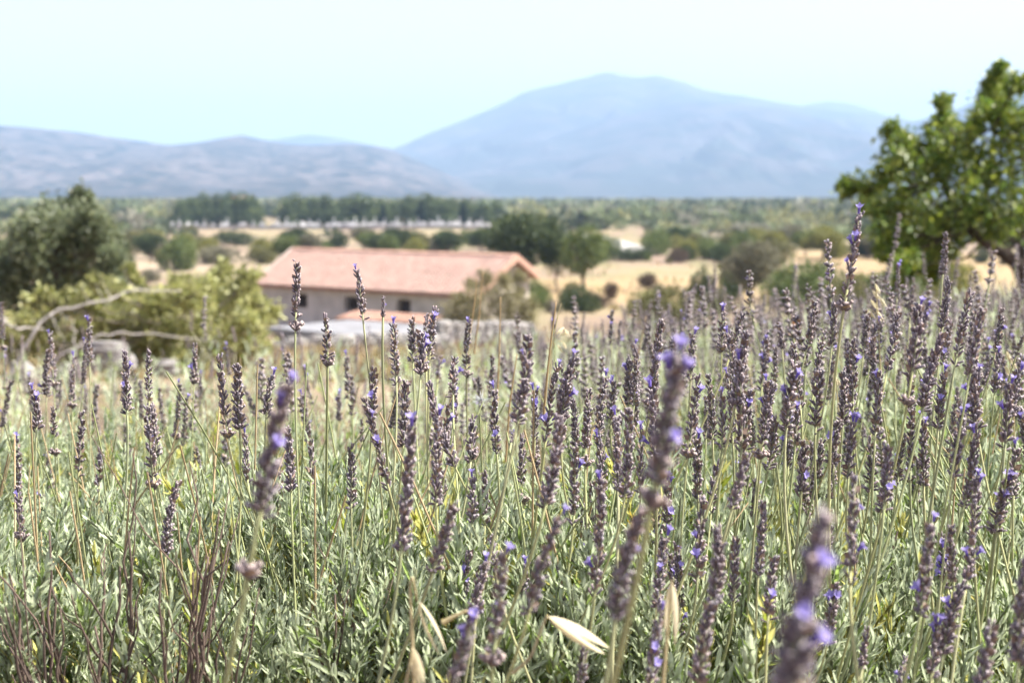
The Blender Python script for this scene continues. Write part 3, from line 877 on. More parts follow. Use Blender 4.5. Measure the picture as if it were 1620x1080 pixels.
# ------------------------------------------------------------------ big leaning tree, right
LANCE = MB()
tv = np.array([[0, 0, 0], [.16, .05, .3], [.17, .07, .6], [0, .02, 1.0], [-.17, .07, .6], [-.16, .05, .3], [0, -.02, .3], [0, -.02, .62]])
LANCE.add(tv, [[0, 1, 6, 5]] if False else None, [[0, 1, 6], [6, 1, 2], [6, 2, 7], [7, 2, 3], [0, 6, 5], [6, 4, 5], [6, 7, 4], [7, 3, 4]])
LANCE = tpl_of(LANCE)
def branch_curve(a, b, sag, rg_, n=7, jit=.03):
    a, b = np.array(a, float), np.array(b, float); t = np.linspace(0, 1, n)[:, None]
    p = a * (1 - t) + b * t + np.array([0, 0, 1.0]) * (np.sin(t * math.pi) * sag)
    p[1:-1] += rg_.normal(size=(n - 2, 3)) * jit * np.linalg.norm(b - a)
    return p
def leafy_tree(name, base, trunk_pts, trunk_r, clumps, per, leaf, col1, col2, label, cat, seed, bark=(.065, .05, .04), droop=.35, tilt_mat='tree_leaf', twig_r=.006, sparse=None, lw=1.0):
    """clumps: list of (x,y,z,r) world; limbs run from the trunk to every clump"""
    rg_ = np.random.default_rng(seed)
    root = empty(name, base); inv = -np.array(base)
    tk = MB(); tp = np.array(trunk_pts) + inv
    t_all = np.linspace(0, 1, 14); ti = np.linspace(0, 1, len(tp))
    tp2 = np.stack([np.interp(t_all, ti, tp[:, k]) for k in range(3)], 1)
    tp2[1:-1] = (tp2[:-2] + 2 * tp2[1:-1] + tp2[2:]) / 4
    tk.tube(tp2, np.interp(t_all, [0, .1, 1], [trunk_r * 1.35, trunk_r, trunk_r * .45]), 10, bark)
    tk.build('trunk', M['bark'], root)
    lm = MB(); lf = MB(); P_, D_, S_, C_ = [], [], [], []
    for (x, y, z, r) in clumps:
        c = np.array([x, y, z]) + inv
        dist = np.linalg.norm(tp2 - c, axis=1) + (np.arange(14) < 5) * .4
        s = tp2[int(np.argmin(dist))]
        cv = branch_curve(s, c, -.05 * np.linalg.norm(c - s), rg_)
        lm.tube(cv, np.linspace(max(trunk_r * .2, .007), twig_r * 1.3, len(cv)), 6, bark)
        nt_ = max(5, int(per / 26))
        for k in range(nt_):
            d = rg_.normal(size=3); d /= np.linalg.norm(d)
            e = c + d * r * (.55 + .85 * rg_.random())
            st = cv[int(rg_.integers(4, len(cv)))]
            tw = branch_curve(st, e, .04 * r, rg_, 5, .05)
            lm.tube(tw, np.linspace(twig_r, twig_r * .45, 5), 4, bark, cap=False)
            m = 26
            t = .25 + .8 * rg_.random(m)
            pos = np.stack([np.interp(t, np.linspace(0, 1, 5), tw[:, q]) for q in range(3)], 1) + rg_.normal(size=(m, 3)) * r * .32
            ax_ = (tw[-1] - tw[0]); ax_ /= np.linalg.norm(ax_) + 1e-9
            dr = rg_.normal(size=(m, 3)) * .75 + ax_ * .5 + np.array([0, 0, -droop])
            P_.append(pos); D_.append(dr); S_.append(leaf * (.65 + .6 * rg_.random(m)))
            tone = (.75 + .5 * rg_.random()) * (1 + .4 * (rg_.random((m, 1)) - .5))
            mixw = rg_.random((m, 1)) ** 1.5
            C_.append((np.array(col1) * (1 - mixw) + np.array(col2) * mixw) * tone)
    P_, D_, S_, C_ = map(np.concatenate, (P_, D_, S_, C_))
    lf.inst(LANCE, frames(D_, rg_.random(len(P_)) * 6.28), P_, np.column_stack([S_ * lw, S_, S_]), C_)
    lm.build('limbs', M['bark'], root); lf.build('crown', M[tilt_mat], root)
    return tag(root, label, cat)

rt = np.random.default_rng(77)
D_T = 14.0
def clump(px, py, rpx, dj=None):
    d = D_T + (rt.random() - .5) * 1.9 if dj is None else D_T + dj
    p = P(px, py, d); return (p[0], p[1], p[2], rpx / F_PX * d)
cl = []
for px, py, r in [(1583, 118, 12), (1578, 150, 22), (1600, 165, 26), (1555, 185, 26), (1612, 200, 30), (1492, 160, 10), (1492, 188, 18), (1510, 215, 28), (1475, 220, 20),
                  (1408, 205, 14), (1412, 232, 20), (1440, 225, 16), (1436, 262, 28), (1400, 275, 18), (1345, 298, 14), (1372, 300, 20), (1405, 318, 26), (1380, 330, 18),
                  (1450, 300, 32), (1490, 265, 34), (1540, 235, 36), (1585, 250, 40), (1620, 270, 40), (1530, 290, 38), (1480, 330, 36), (1440, 350, 34), (1410, 370, 24), (1455, 390, 26), (1430, 412, 16), (1490, 370, 28),
                  (1560, 320, 36), (1610, 330, 40), (1520, 340, 24), (1578, 356, 22), (1628, 362, 24), (1545, 270, 30), (1640, 210, 34), (1655, 170, 30), (1670, 260, 45), (1690, 320, 45), (1680, 200, 40), (1720, 270, 50), (1700, 150, 30), (1740, 330, 40), (1760, 220, 45), (1480, 405, 16), (1395, 385, 14), (1465, 245, 22), (1612, 130, 14), (1583, 104, 8), (1440, 425, 16), (1472, 430, 14), (1400, 402, 14), (1335, 292, 9), (1425, 440, 10)]:
    cl.append(clump(px, py, r))
tb = P(1650, 452, 14.2); tb[2] = g(tb[0], tb[1]) - .05
leafy_tree('leaning_tree', tb, [tb, P(1622, 425, 14.1), P(1590, 402, 14.0), P(1550, 378, 13.9), P(1525, 352, 13.9), P(1505, 320, 14.0), P(1490, 280, 14.1)], .072, cl, 280, .074, (.10, .175, .025), (.29, .32, .05),
           'leaning tree with glossy green leaves and dark trunk at the right edge', 'tree', 31, droop=.45, lw=1.25)
tr2 = bpy.data.objects['leaning_tree']
m_ = MB()                                   # second limb of the fork
iv = -np.array(tb)
for pp, r0, r1 in (([P(1622, 425, 14.1), P(1612, 385, 14.2), P(1618, 340, 14.3), P(1625, 280, 14.3), P(1610, 210, 14.2)], .05, .015), ([P(1590, 402, 14.0), P(1560, 355, 14.2), P(1556, 300, 14.3), P(1570, 230, 14.3), P(1580, 140, 14.2)], .036, .008), ([P(1650, 440, 14.2), P(1690, 380, 14.4), P(1710, 300, 14.4)], .045, .015)):
    pp = np.array(pp); t_all = np.linspace(0, 1, 12); ti = np.linspace(0, 1, len(pp))
    q = np.stack([np.interp(t_all, ti, pp[:, k]) for k in range(3)], 1); q[1:-1] = (q[:-2] + 2 * q[1:-1] + q[2:]) / 4
    m_.tube(q + iv, np.linspace(r0, r1, 12), 8, (.065, .05, .04))
m_.build('fork', M['bark'], tr2)

D_T = 55.0
cl = [clump(px, py, r) for px, py, r in [(716, 496, 18), (742, 474, 22), (772, 456, 24), (804, 466, 22), (758, 498, 26), (790, 492, 24), (736, 508, 18), (818, 490, 16), (768, 436, 12), (800, 440, 12), (724, 472, 10), (775, 515, 24), (806, 512, 18), (745, 450, 10), (822, 462, 9), (836, 482, 15), (842, 506, 14), (826, 440, 9), (705, 510, 14), (785, 472, 22)]]
bb = P(772, 540, 55); bb[2] = g(bb[0], bb[1]) - .05
leafy_tree('wild_bush', bb, [bb, P(772, 525, 55), P(772, 500, 55), P(774, 475, 55)], .06, cl, 300, .15, (.20, .185, .09), (.33, .30, .16), 'airy olive bush growing against the right end of the barn', 'bush', 47, bark=(.2, .16, .12), droop=-.2, tilt_mat='far_leaf', twig_r=.01)

# ------------------------------------------------------------------ big dark shrub, left
D_T = 27.0
rt = np.random.default_rng(5)
cl = [clump(px, py, r) for px, py, r in [(128, 312, 12), (120, 335, 24), (92, 345, 24), (150, 352, 26), (60, 360, 26), (110, 375, 36), (160, 390, 30), (180, 410, 18), (45, 395, 32), (85, 410, 40), (135, 425, 36), (20, 425, 32), (60, 445, 40), (105, 460, 38), (150, 460, 24), (5, 460, 34), (40, 485, 34), (90, 490, 30), (-10, 410, 26), (-30, 450, 36), (170, 375, 20), (30, 370, 20), (70, 338, 16), (180, 440, 20)]]
sb = P(75, 520, 27.0); sb[2] = g(sb[0], sb[1]) - .05
leafy_tree('dark_shrub', sb, [sb, P(78, 490, 27), P(82, 450, 27), P(90, 410, 27), P(100, 370, 27)], .12, cl, 800, .105, (.115, .15, .075), (.25, .275, .155), 'big dark green bushy shrub at the left edge behind the dead branches', 'shrub', 41, droop=-.1, lw=1.5)

# ------------------------------------------------------------------ yellow-green bush with dead grey branches, left
D_T = 17.0
cl = [clump(px, py, r) for px, py, r in [(395, 440, 14), (352, 430, 12), (330, 455, 22), (375, 465, 24), (405, 480, 20), (300, 470, 26), (345, 495, 30), (395, 515, 26), (270, 490, 28), (310, 520, 30), (360, 535, 28), (240, 475, 22), (230, 505, 28), (265, 535, 28), (410, 545, 18), (200, 490, 24), (195, 520, 26), (150, 480, 20), (120, 470, 18), (165, 510, 24), (320, 555, 26), (230, 548, 24), (130, 520, 20), (90, 480, 12), (60, 470, 12), (180, 455, 12), (150, 445, 8), (280, 450, 14), (380, 560, 20), (100, 545, 18), (160, 550, 22), (425, 500, 14), (205, 425, 6), (40, 520, 22), (72, 540, 22), (20, 552, 18), (112, 566, 18), (200, 572, 18), (280, 572, 18), (10, 520, 18)]]
yb = P(300, 590, 17.0); yb[2] = g(yb[0], yb[1]) - .05
leafy_tree('yellow_green_bush', yb, [yb, P(300, 570, 17), P(295, 545, 17), P(290, 515, 17)], .05, cl, 420, .080, (.25, .27, .085), (.41, .40, .17), 'sprawling yellow-green bush left of the barn, dead branches before it', 'bush', 43, bark=(.25, .22, .18), droop=.1, lw=1.3)
DG = (.40, .37, .34)
def dead_branch(px_pts, depth, r0, r1, label, twigs=()):
    pts = np.array([P(a, b, depth + c) for a, b, c in px_pts])
    base = pts[0]
    root = empty('dead_branch', base)
    def cr(pp, n=22):
        pp = np.asarray(pp); ti = np.linspace(0, 1, len(pp)); t = np.linspace(0, 1, n)
        q = np.stack([np.interp(t, ti, pp[:, k]) for k in range(3)], 1)
        for _ in range(2): q[1:-1] = (q[:-2] + 2 * q[1:-1] + q[2:]) / 4
        return q - base + np.random.default_rng(n).normal(size=(n, 3)) * .009
    MB().tube(cr(pts), np.linspace(r0, r1, 22), 8, DG).build('limb', M['bark'], root)
    for tw in twigs:
        pp = np.array([P(a, b, depth + c) for a, b, c in tw])
        MB().tube(cr(pp, 10), np.linspace(r1 * .9, r1 * .35, 10), 6, DG).build('twig', M['bark'], root)
    return tag(root, label, 'branch')
dead_branch([(15, 596, 0), (32, 565, 0), (48, 528, 0), (78, 496, .1), (120, 484, .2), (165, 478, .3), (198, 464, .4), (218, 458, .5), (250, 464, .6), (288, 459, .7)], 13.8, .018, .005, 'bleached grey dead branch arching right over the yellow-green bush',
            [[(212, 459, .4), (205, 445, .4), (196, 425, .4)], [(175, 475, .3), (170, 458, .3), (160, 443, .3)], [(163, 478, .3), (157, 458, .3), (152, 448, .3)], [(140, 481, .2), (136, 465, .2), (128, 452, .2)], [(78, 496, .1), (92, 520, 0), (112, 552, -.1)], [(92, 491, .1), (110, 505, .1)]])
dead_branch([(60, 590, 0), (100, 560, 0), (150, 533, .1), (190, 526, .2), (230, 530, .3), (285, 535, .4), (345, 541, .5)], 13.2, .012, .004, 'lower bleached dead branch lying nearly level under the arching one', [[(150, 533, .1), (130, 550, .1), (118, 566, .1)], [(190, 526, .2), (205, 548, .2)]])
dead_branch([(-5, 500, 0), (8, 508, 0), (22, 520, 0), (45, 521, .1), (70, 520, .1)], 13.9, .014, .007, 'short thin dead branch poking in at the left edge')
dead_branch([(117, 590, 0), (116, 545, 0), (117, 510, 0)], 14.2, .010, .006, 'thin upright dead stick beneath the arching dead branch')

# ------------------------------------------------------------------ lavender building blocks
def calyx_template(sides=6, rings=((0, .30), (.22, .85), (.6, 1.0), (.88, .86), (1.0, 1.12)), inner=True):
    base, midc, tip, dark = np.array([.17, .13, .10]), np.array([.138, .120, .158]), np.array([.46, .42, .43]), np.array([.05, .035, .06])
    V, C = [], []
    for t, r in rings:
        for j in range(sides):
            a = 6.283 * j / sides
            V.append((math.cos(a) * r, math.sin(a) * r, t))
            if t < .4: c = base * (1 - t / .4) + midc * (t / .4)
            else: c = midc * (1 - ((t - .4) / .6) ** 2.2) + tip * ((t - .4) / .6) ** 2.2
            if j % 2: c = c * .82
            C.append(c)
    Qn = [[i * sides + j, i * sides + (j + 1) % sides, (i + 1) * sides + (j + 1) % sides, (i + 1) * sides + j] for i in range(len(rings) - 1) for j in range(sides)]
    k = (len(rings) - 1) * sides; T = []
    V.append((0, 0, .8 if inner else 1.0)); C.append(dark if inner else tip)
    T = [[k + j, k + (j + 1) % sides, len(V) - 1] for j in range(sides)]
    return np.array(V), np.array(Qn), np.array(T), np.array(C)
CAL_HI = calyx_template()
CAL_LO = calyx_template(4, ((0, .35), (.55, 1.0), (1.0, .95)), False)

def spike_arrays(seed, L, per, cal, step=.0042, clen=.0057, crad=.00084, sparse=0.0, bend=0.0):
    """a dried lavender flower spike along +Z: whorls of small tubular calyces with brown bracts"""
    r_ = np.random.default_rng(seed); mb = MB()
    n = max(3, int(round(L / step)))
    mb.tube([(0, 0, -.002), (0, 0, L * .5), (0, 0, L * .93)], [.0011, .0009, .0006], 5, (.24, .24, .15))
    D_, P_, S_, C_ = [], [], [], []
    gap = r_.integers(2, 4)
    for i in range(n):
        f = i / max(1, n - 1)
        z = L * .94 * f + r_.normal() * .0003
        if i < gap: z -= .0018 * (gap - i) * r_.random()
        m = int(per * (1 - .35 * f ** 2) + r_.random())
        a0 = r_.random() * 6.28
        tilt = math.radians(47 - 26 * f + r_.normal() * 5)
        if i == 0: tilt += .15
        for j in range(m):
            if sparse and r_.random() < sparse * (1.2 - f): continue
            # two opposite half whorls, as lavender has
            a = a0 + (j / m) * 6.283 + r_.normal() * .16
            tl = tilt + r_.normal() * .22
            d = np.array([math.cos(a) * math.sin(tl), math.sin(a) * math.sin(tl), math.cos(tl)])
            D_.append(d); P_.append(np.array([math.cos(a) * .0009, math.sin(a) * .0009, z - .0012 + r_.normal() * .0016]))
            k = (.82 + .36 * r_.random()) * (1 - .22 * f)
            S_.append((crad * (.85 + .3 * r_.random()), crad * (.85 + .3 * r_.random()), clen * k))
            tone = .72 + .56 * r_.random()
            warm = r_.random()
            C_.append(np.array([1 + .15 * warm, 1.0, 1.05 - .12 * warm]) * tone)
    mb.inst(cal, frames(D_, r_.random(len(D_)) * 6.28), np.array(P_), np.array(S_), np.array(C_))
    # papery bracts under the whorls
    D2, P2, S2, C2 = [], [], [], []
    for i in range(n):
        for j in range(2):
            a = r_.random() * 6.28; tl = math.radians(62 - 20 * i / n)
            D2.append((math.cos(a) * math.sin(tl), math.sin(a) * math.sin(tl), math.cos(tl))); P2.append((0, 0, L * .94 * i / max(1, n - 1) - .0015))
            S2.append((.0085, .004, .0062)); C2.append(np.array([.24, .17, .13]) * (.7 + .6 * r_.random()))
    mb.inst(LEAFQ, frames(D2, r_.random(len(D2)) * 6.28), np.array(P2), np.array(S2), np.array(C2))
    for V_ in mb.V: V_[:, 0] += bend * L * np.clip(V_[:, 2] / L, 0, 1.2) ** 2
    return mb

def whorl_mesh(seed):
    return spike_arrays(seed, .006, 8, CAL_HI, step=.003, clen=.0066)

SPK_L = [.026, .034, .042, .050, .060]
SPV = [(9, 0, 0), (8, .12, .10), (8, .35, -.05), (10, 0, .16), (7, .2, .04), (9, .5, .12)]       # calyces per whorl, sparseness, bend
NSV = len(SPV)
SPIKES = [[spike_arrays(100 + 10 * i + k, L, SPV[k][0], CAL_HI, sparse=SPV[k][1], bend=SPV[k][2], clen=.0050 + .0004 * (k % 4)).mesh('flower_spike', M['calyx']) for k in range(NSV)] for i, L in enumerate(SPK_L)]
WHORLS = []
for k in range(4):
    mb = MB(); r_ = np.random.default_rng(300 + k); D_, P_, S_, C_ = [], [], [], []
    for j in range(12):
        a = j / 12 * 6.283 + r_.normal() * .2; tl = math.radians(48 + r_.normal() * 12)
        D_.append((math.cos(a) * math.sin(tl), math.sin(a) * math.sin(tl), math.cos(tl))); P_.append((0, 0, r_.normal() * .0007)); S_.append((.0010, .0010, .0060 * (.85 + .3 * r_.random()))); C_.append(np.array([1.2, 1.05, .95]) * (.7 + .5 * r_.random()))
    mb.inst(CAL_HI, frames(D_), np.array(P_), np.array(S_), np.array(C_))
    mb.inst(LEAFQ, frames([(1, .2, .6), (-1, -.1, .5)]), np.zeros((2, 3)), np.array([[.01, .004, .007]] * 2), np.array([[.32, .22, .13]] * 2))
    WHORLS.append(mb.mesh('lower_whorl', M['calyx']))

def blossom_mesh(seed):
    mb = MB(); r_ = np.random.default_rng(seed)
    c1, c2 = np.array([.20, .14, .50]), np.array([.40, .345, .67])
    mb.tube([(0, 0, 0), (0, 0, .002), (0, 0, .0035)], [.0007, .0009, .0013], 6, c1, cap=False)
    D_ = []
    for j in range(5):
        a = j / 5 * 6.283 + r_.normal() * .1; tl = math.radians(52 + r_.normal() * 8)
        D_.append((math.cos(a) * math.sin(tl), math.sin(a) * math.sin(tl), math.cos(tl)))
    mb.inst(LANCE, frames(D_, np.full(5, 0.0)), np.tile([[0, 0, .0030]], (5, 1)), np.column_stack([np.full(5, .0085), np.full(5, .004), .0036 * (1 + .3 * r_.random(5))]), np.tile(c2, (5, 1)) * (.85 + .3 * r_.random((5, 1))))
    return mb.mesh('blossom', M['petal'])
BLOSSOMS = [blossom_mesh(k) for k in range(4)]

def leaf_template(nseg=10, scal=.0):
    """narrow blunt leaf with rolled-down margins, along +Z, unit length, half width 1 in X"""
    t = np.linspace(0, 1, nseg + 1)
    w = np.clip(t / .18, 0, 1) ** .6 * (1 - np.clip((t - .62) / .40, 0, 1) ** 2.2) * .92 + .08 * (1 - t)
    w = w * (1 + scal * ((np.arange(nseg + 1) % 2) * 2 - 1))
    V, C = [], []
    for i in range(nseg + 1):
        cur = -.16 * t[i] ** 2 + .04 * math.sin(t[i] * 6)
        for x, dy in ((-1, .030), (-.55, -.006), (0, .010), (.55, -.006), (1, .030)):
            V.append((x * w[i], cur + dy * (1 if w[i] > .3 else .4), t[i]))
            k = 1.0 if x else 1.16
            C.append((k * (.92 + .12 * t[i]), k * (.95 + .08 * t[i]), k * (.86 + .22 * t[i])))
    Qn = [[i * 5 + j, i * 5 + j + 1, i * 5 + j + 6, i * 5 + j + 5] for i in range(nseg) for j in range(4)]
    return np.array(V), np.array(Qn), np.zeros((0, 3), int), np.array(C)
LEAF_HI = leaf_template(14, .10)
LEAF_MID = leaf_template(5, 0)
LEAF_LO = (np.array([[-.25, 0, 0], [.25, 0, 0], [1, -.04, .55], [-1, -.04, .55], [0, -.16, 1]]), np.array([[0, 1, 2, 3]]), np.array([[3, 2, 4]]), np.ones((5, 3)))

LEAFC = np.array([.50, .555, .375])
def shoot_arrays(seed, L, leaf, nodes, wd=.0011, llen=.0135, stemr=.0009, extra=True):
    r_ = np.random.default_rng(seed); mb = MB()
    bend = r_.normal(size=2) * .10
    t = np.linspace(0, 1, 7)
    pts = np.column_stack([bend[0] * L * t ** 2, bend[1] * L * t ** 2, L * t])
    mb.tube(pts, np.linspace(stemr * 1.2, stemr * .6, 7), 5, (.24, .26, .15))
    D_, P_, S_, C_ = [], [], [], []
    for i in range(nodes):
        f = (i + .4) / nodes
        p = np.array([np.interp(f, t, pts[:, k]) for k in range(3)])
        a0 = (i % 2) * 1.571 + r_.normal() * .2
        k = 1.0 if f < .75 else 1 - (f - .75) * 1.9
        for s in (0, 3.1416):
            reps = 1 + (2 if extra and f < .93 else 0)
            for q in range(reps):
                a = a0 + s + r_.normal() * (.18 if q == 0 else .55)
                tl = math.radians((36 - 20 * f) * (1 if q == 0 else .6) + r_.normal() * 6)
                D_.append((math.cos(a) * math.sin(tl), math.sin(a) * math.sin(tl), math.cos(tl)))
                P_.append(p + np.array([math.cos(a), math.sin(a), 0]) * .0008)
                ln = llen * k * (.6 + .8 * r_.random()) * (1 if q == 0 else .58)
                S_.append((wd * (.8 + .4 * r_.random()) * (1 if q == 0 else .75), ln, ln))
                tone = .78 + .44 * r_.random(); c = LEAFC * tone
                if f < .45 and r_.random() < .2: c = np.array([.40, .36, .12]) * tone
                elif r_.random() < .15: c = np.array([.26, .35, .10]) * tone
                C_.append(c)
    D_ = np.array(D_)
    # leaf upper face (template -Y) turned towards the shoot axis
    Fr = frames(D_)
    mb.inst(leaf, Fr, np.array(P_), np.array(S_), np.array(C_))
    return mb
SHOOTS = [shoot_arrays(400 + k, .06 + .035 * (k % 5) / 4, LEAF_HI, 11 + k % 4, wd=.00092 + .0002 * (k % 3), llen=.0105 + .006 * ((k * 7) % 5) / 4).mesh('leafy_shoot', M['leaf']) for k in range(14)]
SH_MID = [tpl_of(shoot_arrays(450 + k, .075, LEAF_MID, 11, extra=True)) for k in range(4)]
SH_LO = [tpl_of(shoot_arrays(470 + k, .10, LEAF_LO, 5, wd=.003, llen=.04, extra=False)) for k in range(3)]

# ------------------------------------------------------------------ flower stalks measured one by one
# tip x, tip y, spike base x, base y, [depth], [y of a detached lower whorl]
HERO = [
 (1,478,4,533,0,549),(5,554,8,604,0,613),(80,527,84,594,0,608),(70,551,73,621),(140,504,142,570),(135,540,132,604),(113,563,114,630,0,641),(46,595,50,646),(61,619,58,672,1.2),(95,601,95,637),(84,646,86,684,1.3,715),
 (150,607,150,664),(135,616,135,652),(197,555,201,646),(235,557,235,631,1.25),(222,601,224,658),(286,606,280,677,0,689),(232,649,241,747,1.08,763),(243,646,247,714,1.3),(250,615,259,672),(308,547,307,594,1.5,601),(314,592,318,628),
 (348,567,357,664,1.1,686),(373,578,379,672,1.1),(386,687,391,755,1.15),(358,548,363,590),(407,587,410,628),(160,712,157,764,1.3),(74,726,80,769,1.7),(311,707,317,755,1.5),(28,767,33,834,1.1,847),(201,675,201,711,1.9),(38,717,41,752),(64,784,81,822,1.6),(3,652,7,669,1.4),
 (470,415,468,489,1.05,514),(518,504,518,557,1.12,571),(566,428,573,493,1.1),(607,470,606,498,1.12),(624,515,627,592,1.2),(651,504,653,563,1.4),(683,490,680,554,1.3),(674,499,674,533,1.4),(671,524,667,578,1.12,585),(591,582,589,656,1.1),(643,601,638,699,1.06),
 (738,511,738,572,1.45,591),(718,570,717,618,1.2),(723,621,718,664,1.3),(711,643,705,693,1.15),(748,662,745,722,1.15),(779,616,785,705,1.15),(758,598,758,625,1.6),(425,595,422,649,1.3),(481,625,489,690,1.6),(455,557,464,601,1.9),(545,564,551,622,1.8),(558,598,558,652,1.7),(538,625,536,661,1.9),(573,664,573,696,1.5),
 (655,658,637,852,.80),(690,658,690,788,.95),(696,566,693,598,1.7),(628,619,621,672,1.4),(815,622,815,661,1.6),(812,684,809,700,1.1),(558,708,556,788,1.12),(493,700,492,753,1.25),(448,605,413,800,.56,905),(748,757,747,820,1.0),(720,800,690,888,.78),
 (738,867,733,960,.95),(776,850,783,900,.9),(758,890,753,962,.85),(797,880,783,1010,.66,1045),(750,970,715,1085,.62),
 (846,530,821,659,.88),(878,579,864,689,1.0),(899,572,889,655,1.0),(847,619,846,687,1.2,724),(932,615,927,702,1.05,729),(952,596,947,684,1.08),(969,604,966,661,1.3),(994,569,994,634,1.3),(1007,569,1003,634,1.2),(1046,505,1034,610,1.0,638),(966,489,967,539,1.9),(982,508,978,544,2.1),(1028,514,1019,551,2.1),(1078,495,1077,536,2.2),(1096,530,1093,590,1.4),
 (1144,493,1142,539,1.35,550),(1176,498,1158,554,1.3),(1181,527,1164,634,.95),(1105,597,1092,692,1.0,717),(1073,560,1040,748,.50,790),(1127,590,1127,687,1.15),(1139,593,1141,622,1.5),(896,660,865,791,.82),(912,708,908,810,.98),(976,658,978,770,.95),(1004,646,990,776,.9),(1013,681,1013,773,1.0),(954,693,951,770,1.05),(937,763,942,831,1.15),(1102,693,1104,776,1.05),(1130,735,1126,794,1.1),(1182,619,1179,699,1.1),(1215,607,1206,699,.98,717),(1191,661,1191,702,1.3),(1182,723,1161,794,.85),(1147,628,1143,693,.95),(875,493,876,520,2.2),(910,634,911,699,1.2),(825,687,825,758,1.1,789),(1118,628,1117,684,1.3),
 (874,816,841,953,.68),(958,760,942,926,.84),(995,793,975,967,.58),(1055,760,1055,834,1.0),(1052,849,1040,952,.88),(1075,867,1075,950,.95),(1108,795,1104,905,.92),(1150,834,1129,950,.76),(1164,852,1161,943,.9),(1209,792,1200,902,.9),(1037,967,1031,1074,.74),(1120,955,1105,1074,.72),(1001,920,995,973,1.0),(835,896,824,955,.95),(1092,970,1090,1006,1.0),(927,1026,918,1090,.8),
 (1361,340,1340,458,.92,483),(1499,369,1492,430,1.5),(1420,418,1419,470,1.8),(1444,452,1440,499,1.8),(1294,477,1277,548,1.25),(1322,481,1316,544,1.3),(1235,511,1237,548,1.5),(1229,550,1224,601,1.4),(1373,497,1367,550,1.4),(1422,497,1406,577,1.1),(1457,485,1444,581,.9,634),(1501,448,1492,513,1.3),(1532,463,1514,560,1.0),(1554,487,1536,585,.9),(1589,493,1577,548,1.3),(1617,532,1607,564,1.3),(1467,479,1461,524,1.6),(1351,540,1349,630,1.05),(1298,540,1290,601,1.2),(1255,577,1245,666,1.0),(1294,589,1290,670,1.05),(1481,528,1461,638,1.0),(1391,589,1385,678,1.0),(1493,589,1485,666,1.1),(1501,511,1493,568,1.3),(1599,609,1591,695,.95),(1340,593,1334,662,1.1),(1444,650,1440,744,1.05),(1461,662,1461,760,1.05),(1538,687,1538,775,.95),(1408,707,1400,790,.9),(1318,666,1318,727,1.05),(1347,670,1342,748,1.0),(1522,654,1510,740,.95),(1230,666,1218,727,1.0),(1216,605,1208,666,1.15),(1566,565,1558,605,1.4),(1605,711,1603,775,1.0),(1300,699,1292,752,1.1),(1384,510,1378,560,1.5),(1545,560,1535,640,1.1),
 (1275,817,1252,1080,.385),(1351,753,1345,904,.76),(1402,735,1395,800,1.0),(1475,828,1458,957,.74),(1502,832,1508,915,.85),(1508,929,1493,1023,.8),(1321,923,1310,1008,.85),(1370,995,1364,1049,.85),(1537,740,1527,790,.95),(1549,756,1540,835,.9),(1587,749,1575,834,.95),(1543,844,1531,910,.85),(1568,989,1553,1085,.72),(1606,740,1603,781,1.1),(1222,882,1216,967,.85),(1616,891,1612,1040,.66),(1430,1040,1425,1080,.85),(1483,990,1475,1060,.8),(1383,700,1377,762,1.05),(1262,640,1258,700,1.1),(1275,700,1268,770,1.0),(1580,560,1574,615,1.2),(1610,590,1600,650,1.1),(1425,690,1421,750,1.1),
]
VIEW = []
r_ = np.random.default_rng(99)
# further stalks filling the stand, denser towards the right
tries = 0
extra = []
while len(extra) < 84 and tries < 4000:
    tries += 1
    px = 800 + 830 * r_.random() ** .9 if r_.random() < .88 else 800 * r_.random()
    d = .9 + 1.2 * r_.random()
    x = (px - 810) / F_PX * d
    ztop = float(g(x, d)) + .655 + r_.normal() * .055
    py = 310 + (0.75 - ztop) / d * F_PX
    if not (500 < py < 960): continue
    if px > 800 and py < 520: continue
    if any(abs(h[0] - px) < 7 and abs(h[1] - py) < 22 for h in HERO): continue
    ln = (.034 + .022 * r_.random()) * F_PX / d
    lean = r_.normal() * .12 - .05
    extra.append((px, py, px - lean * ln, py + ln, d))
ALL = [tuple(h) + (0,) * (6 - len(h)) for h in HERO] + [tuple(h) + (0,) for h in extra]

REGION = [   # x0,x1,y0,y1, phrase
    (-50, 210, 0, 2000, 'by the dead branches'), (210, 420, 0, 2000, 'below the yellow-green bush'),
    (420, 620, 0, 2000, 'below the left half of the roof'), (620, 800, 0, 2000, 'below the right half of the roof'),
    (800, 930, 0, 2000, 'below the dark round tree'), (930, 1060, 0, 2000, 'below the golden field'),
    (1060, 1200, 0, 2000, 'below the upright dark shrub'), (1200, 1340, 0, 2000, 'below the bright green bush'),
    (1340, 1480, 0, 2000, 'left of the leaning trunk'), (1480, 1750, 0, 2000, 'right of the leaning bough')]
def band(y): return 'tips highest' if y < 540 else ('mid-height' if y < 700 else 'low in the picture')
recs = []
for i, (tx, ty, bx, by, d, wy) in enumerate(ALL):
    ln = math.hypot(tx - bx, ty - by)
    if not d: d = min(2.3, max(.5, .046 * F_PX / ln))
    recs.append(dict(tx=tx, ty=ty, bx=bx, by=by, d=d, wy=wy, ln=ln))
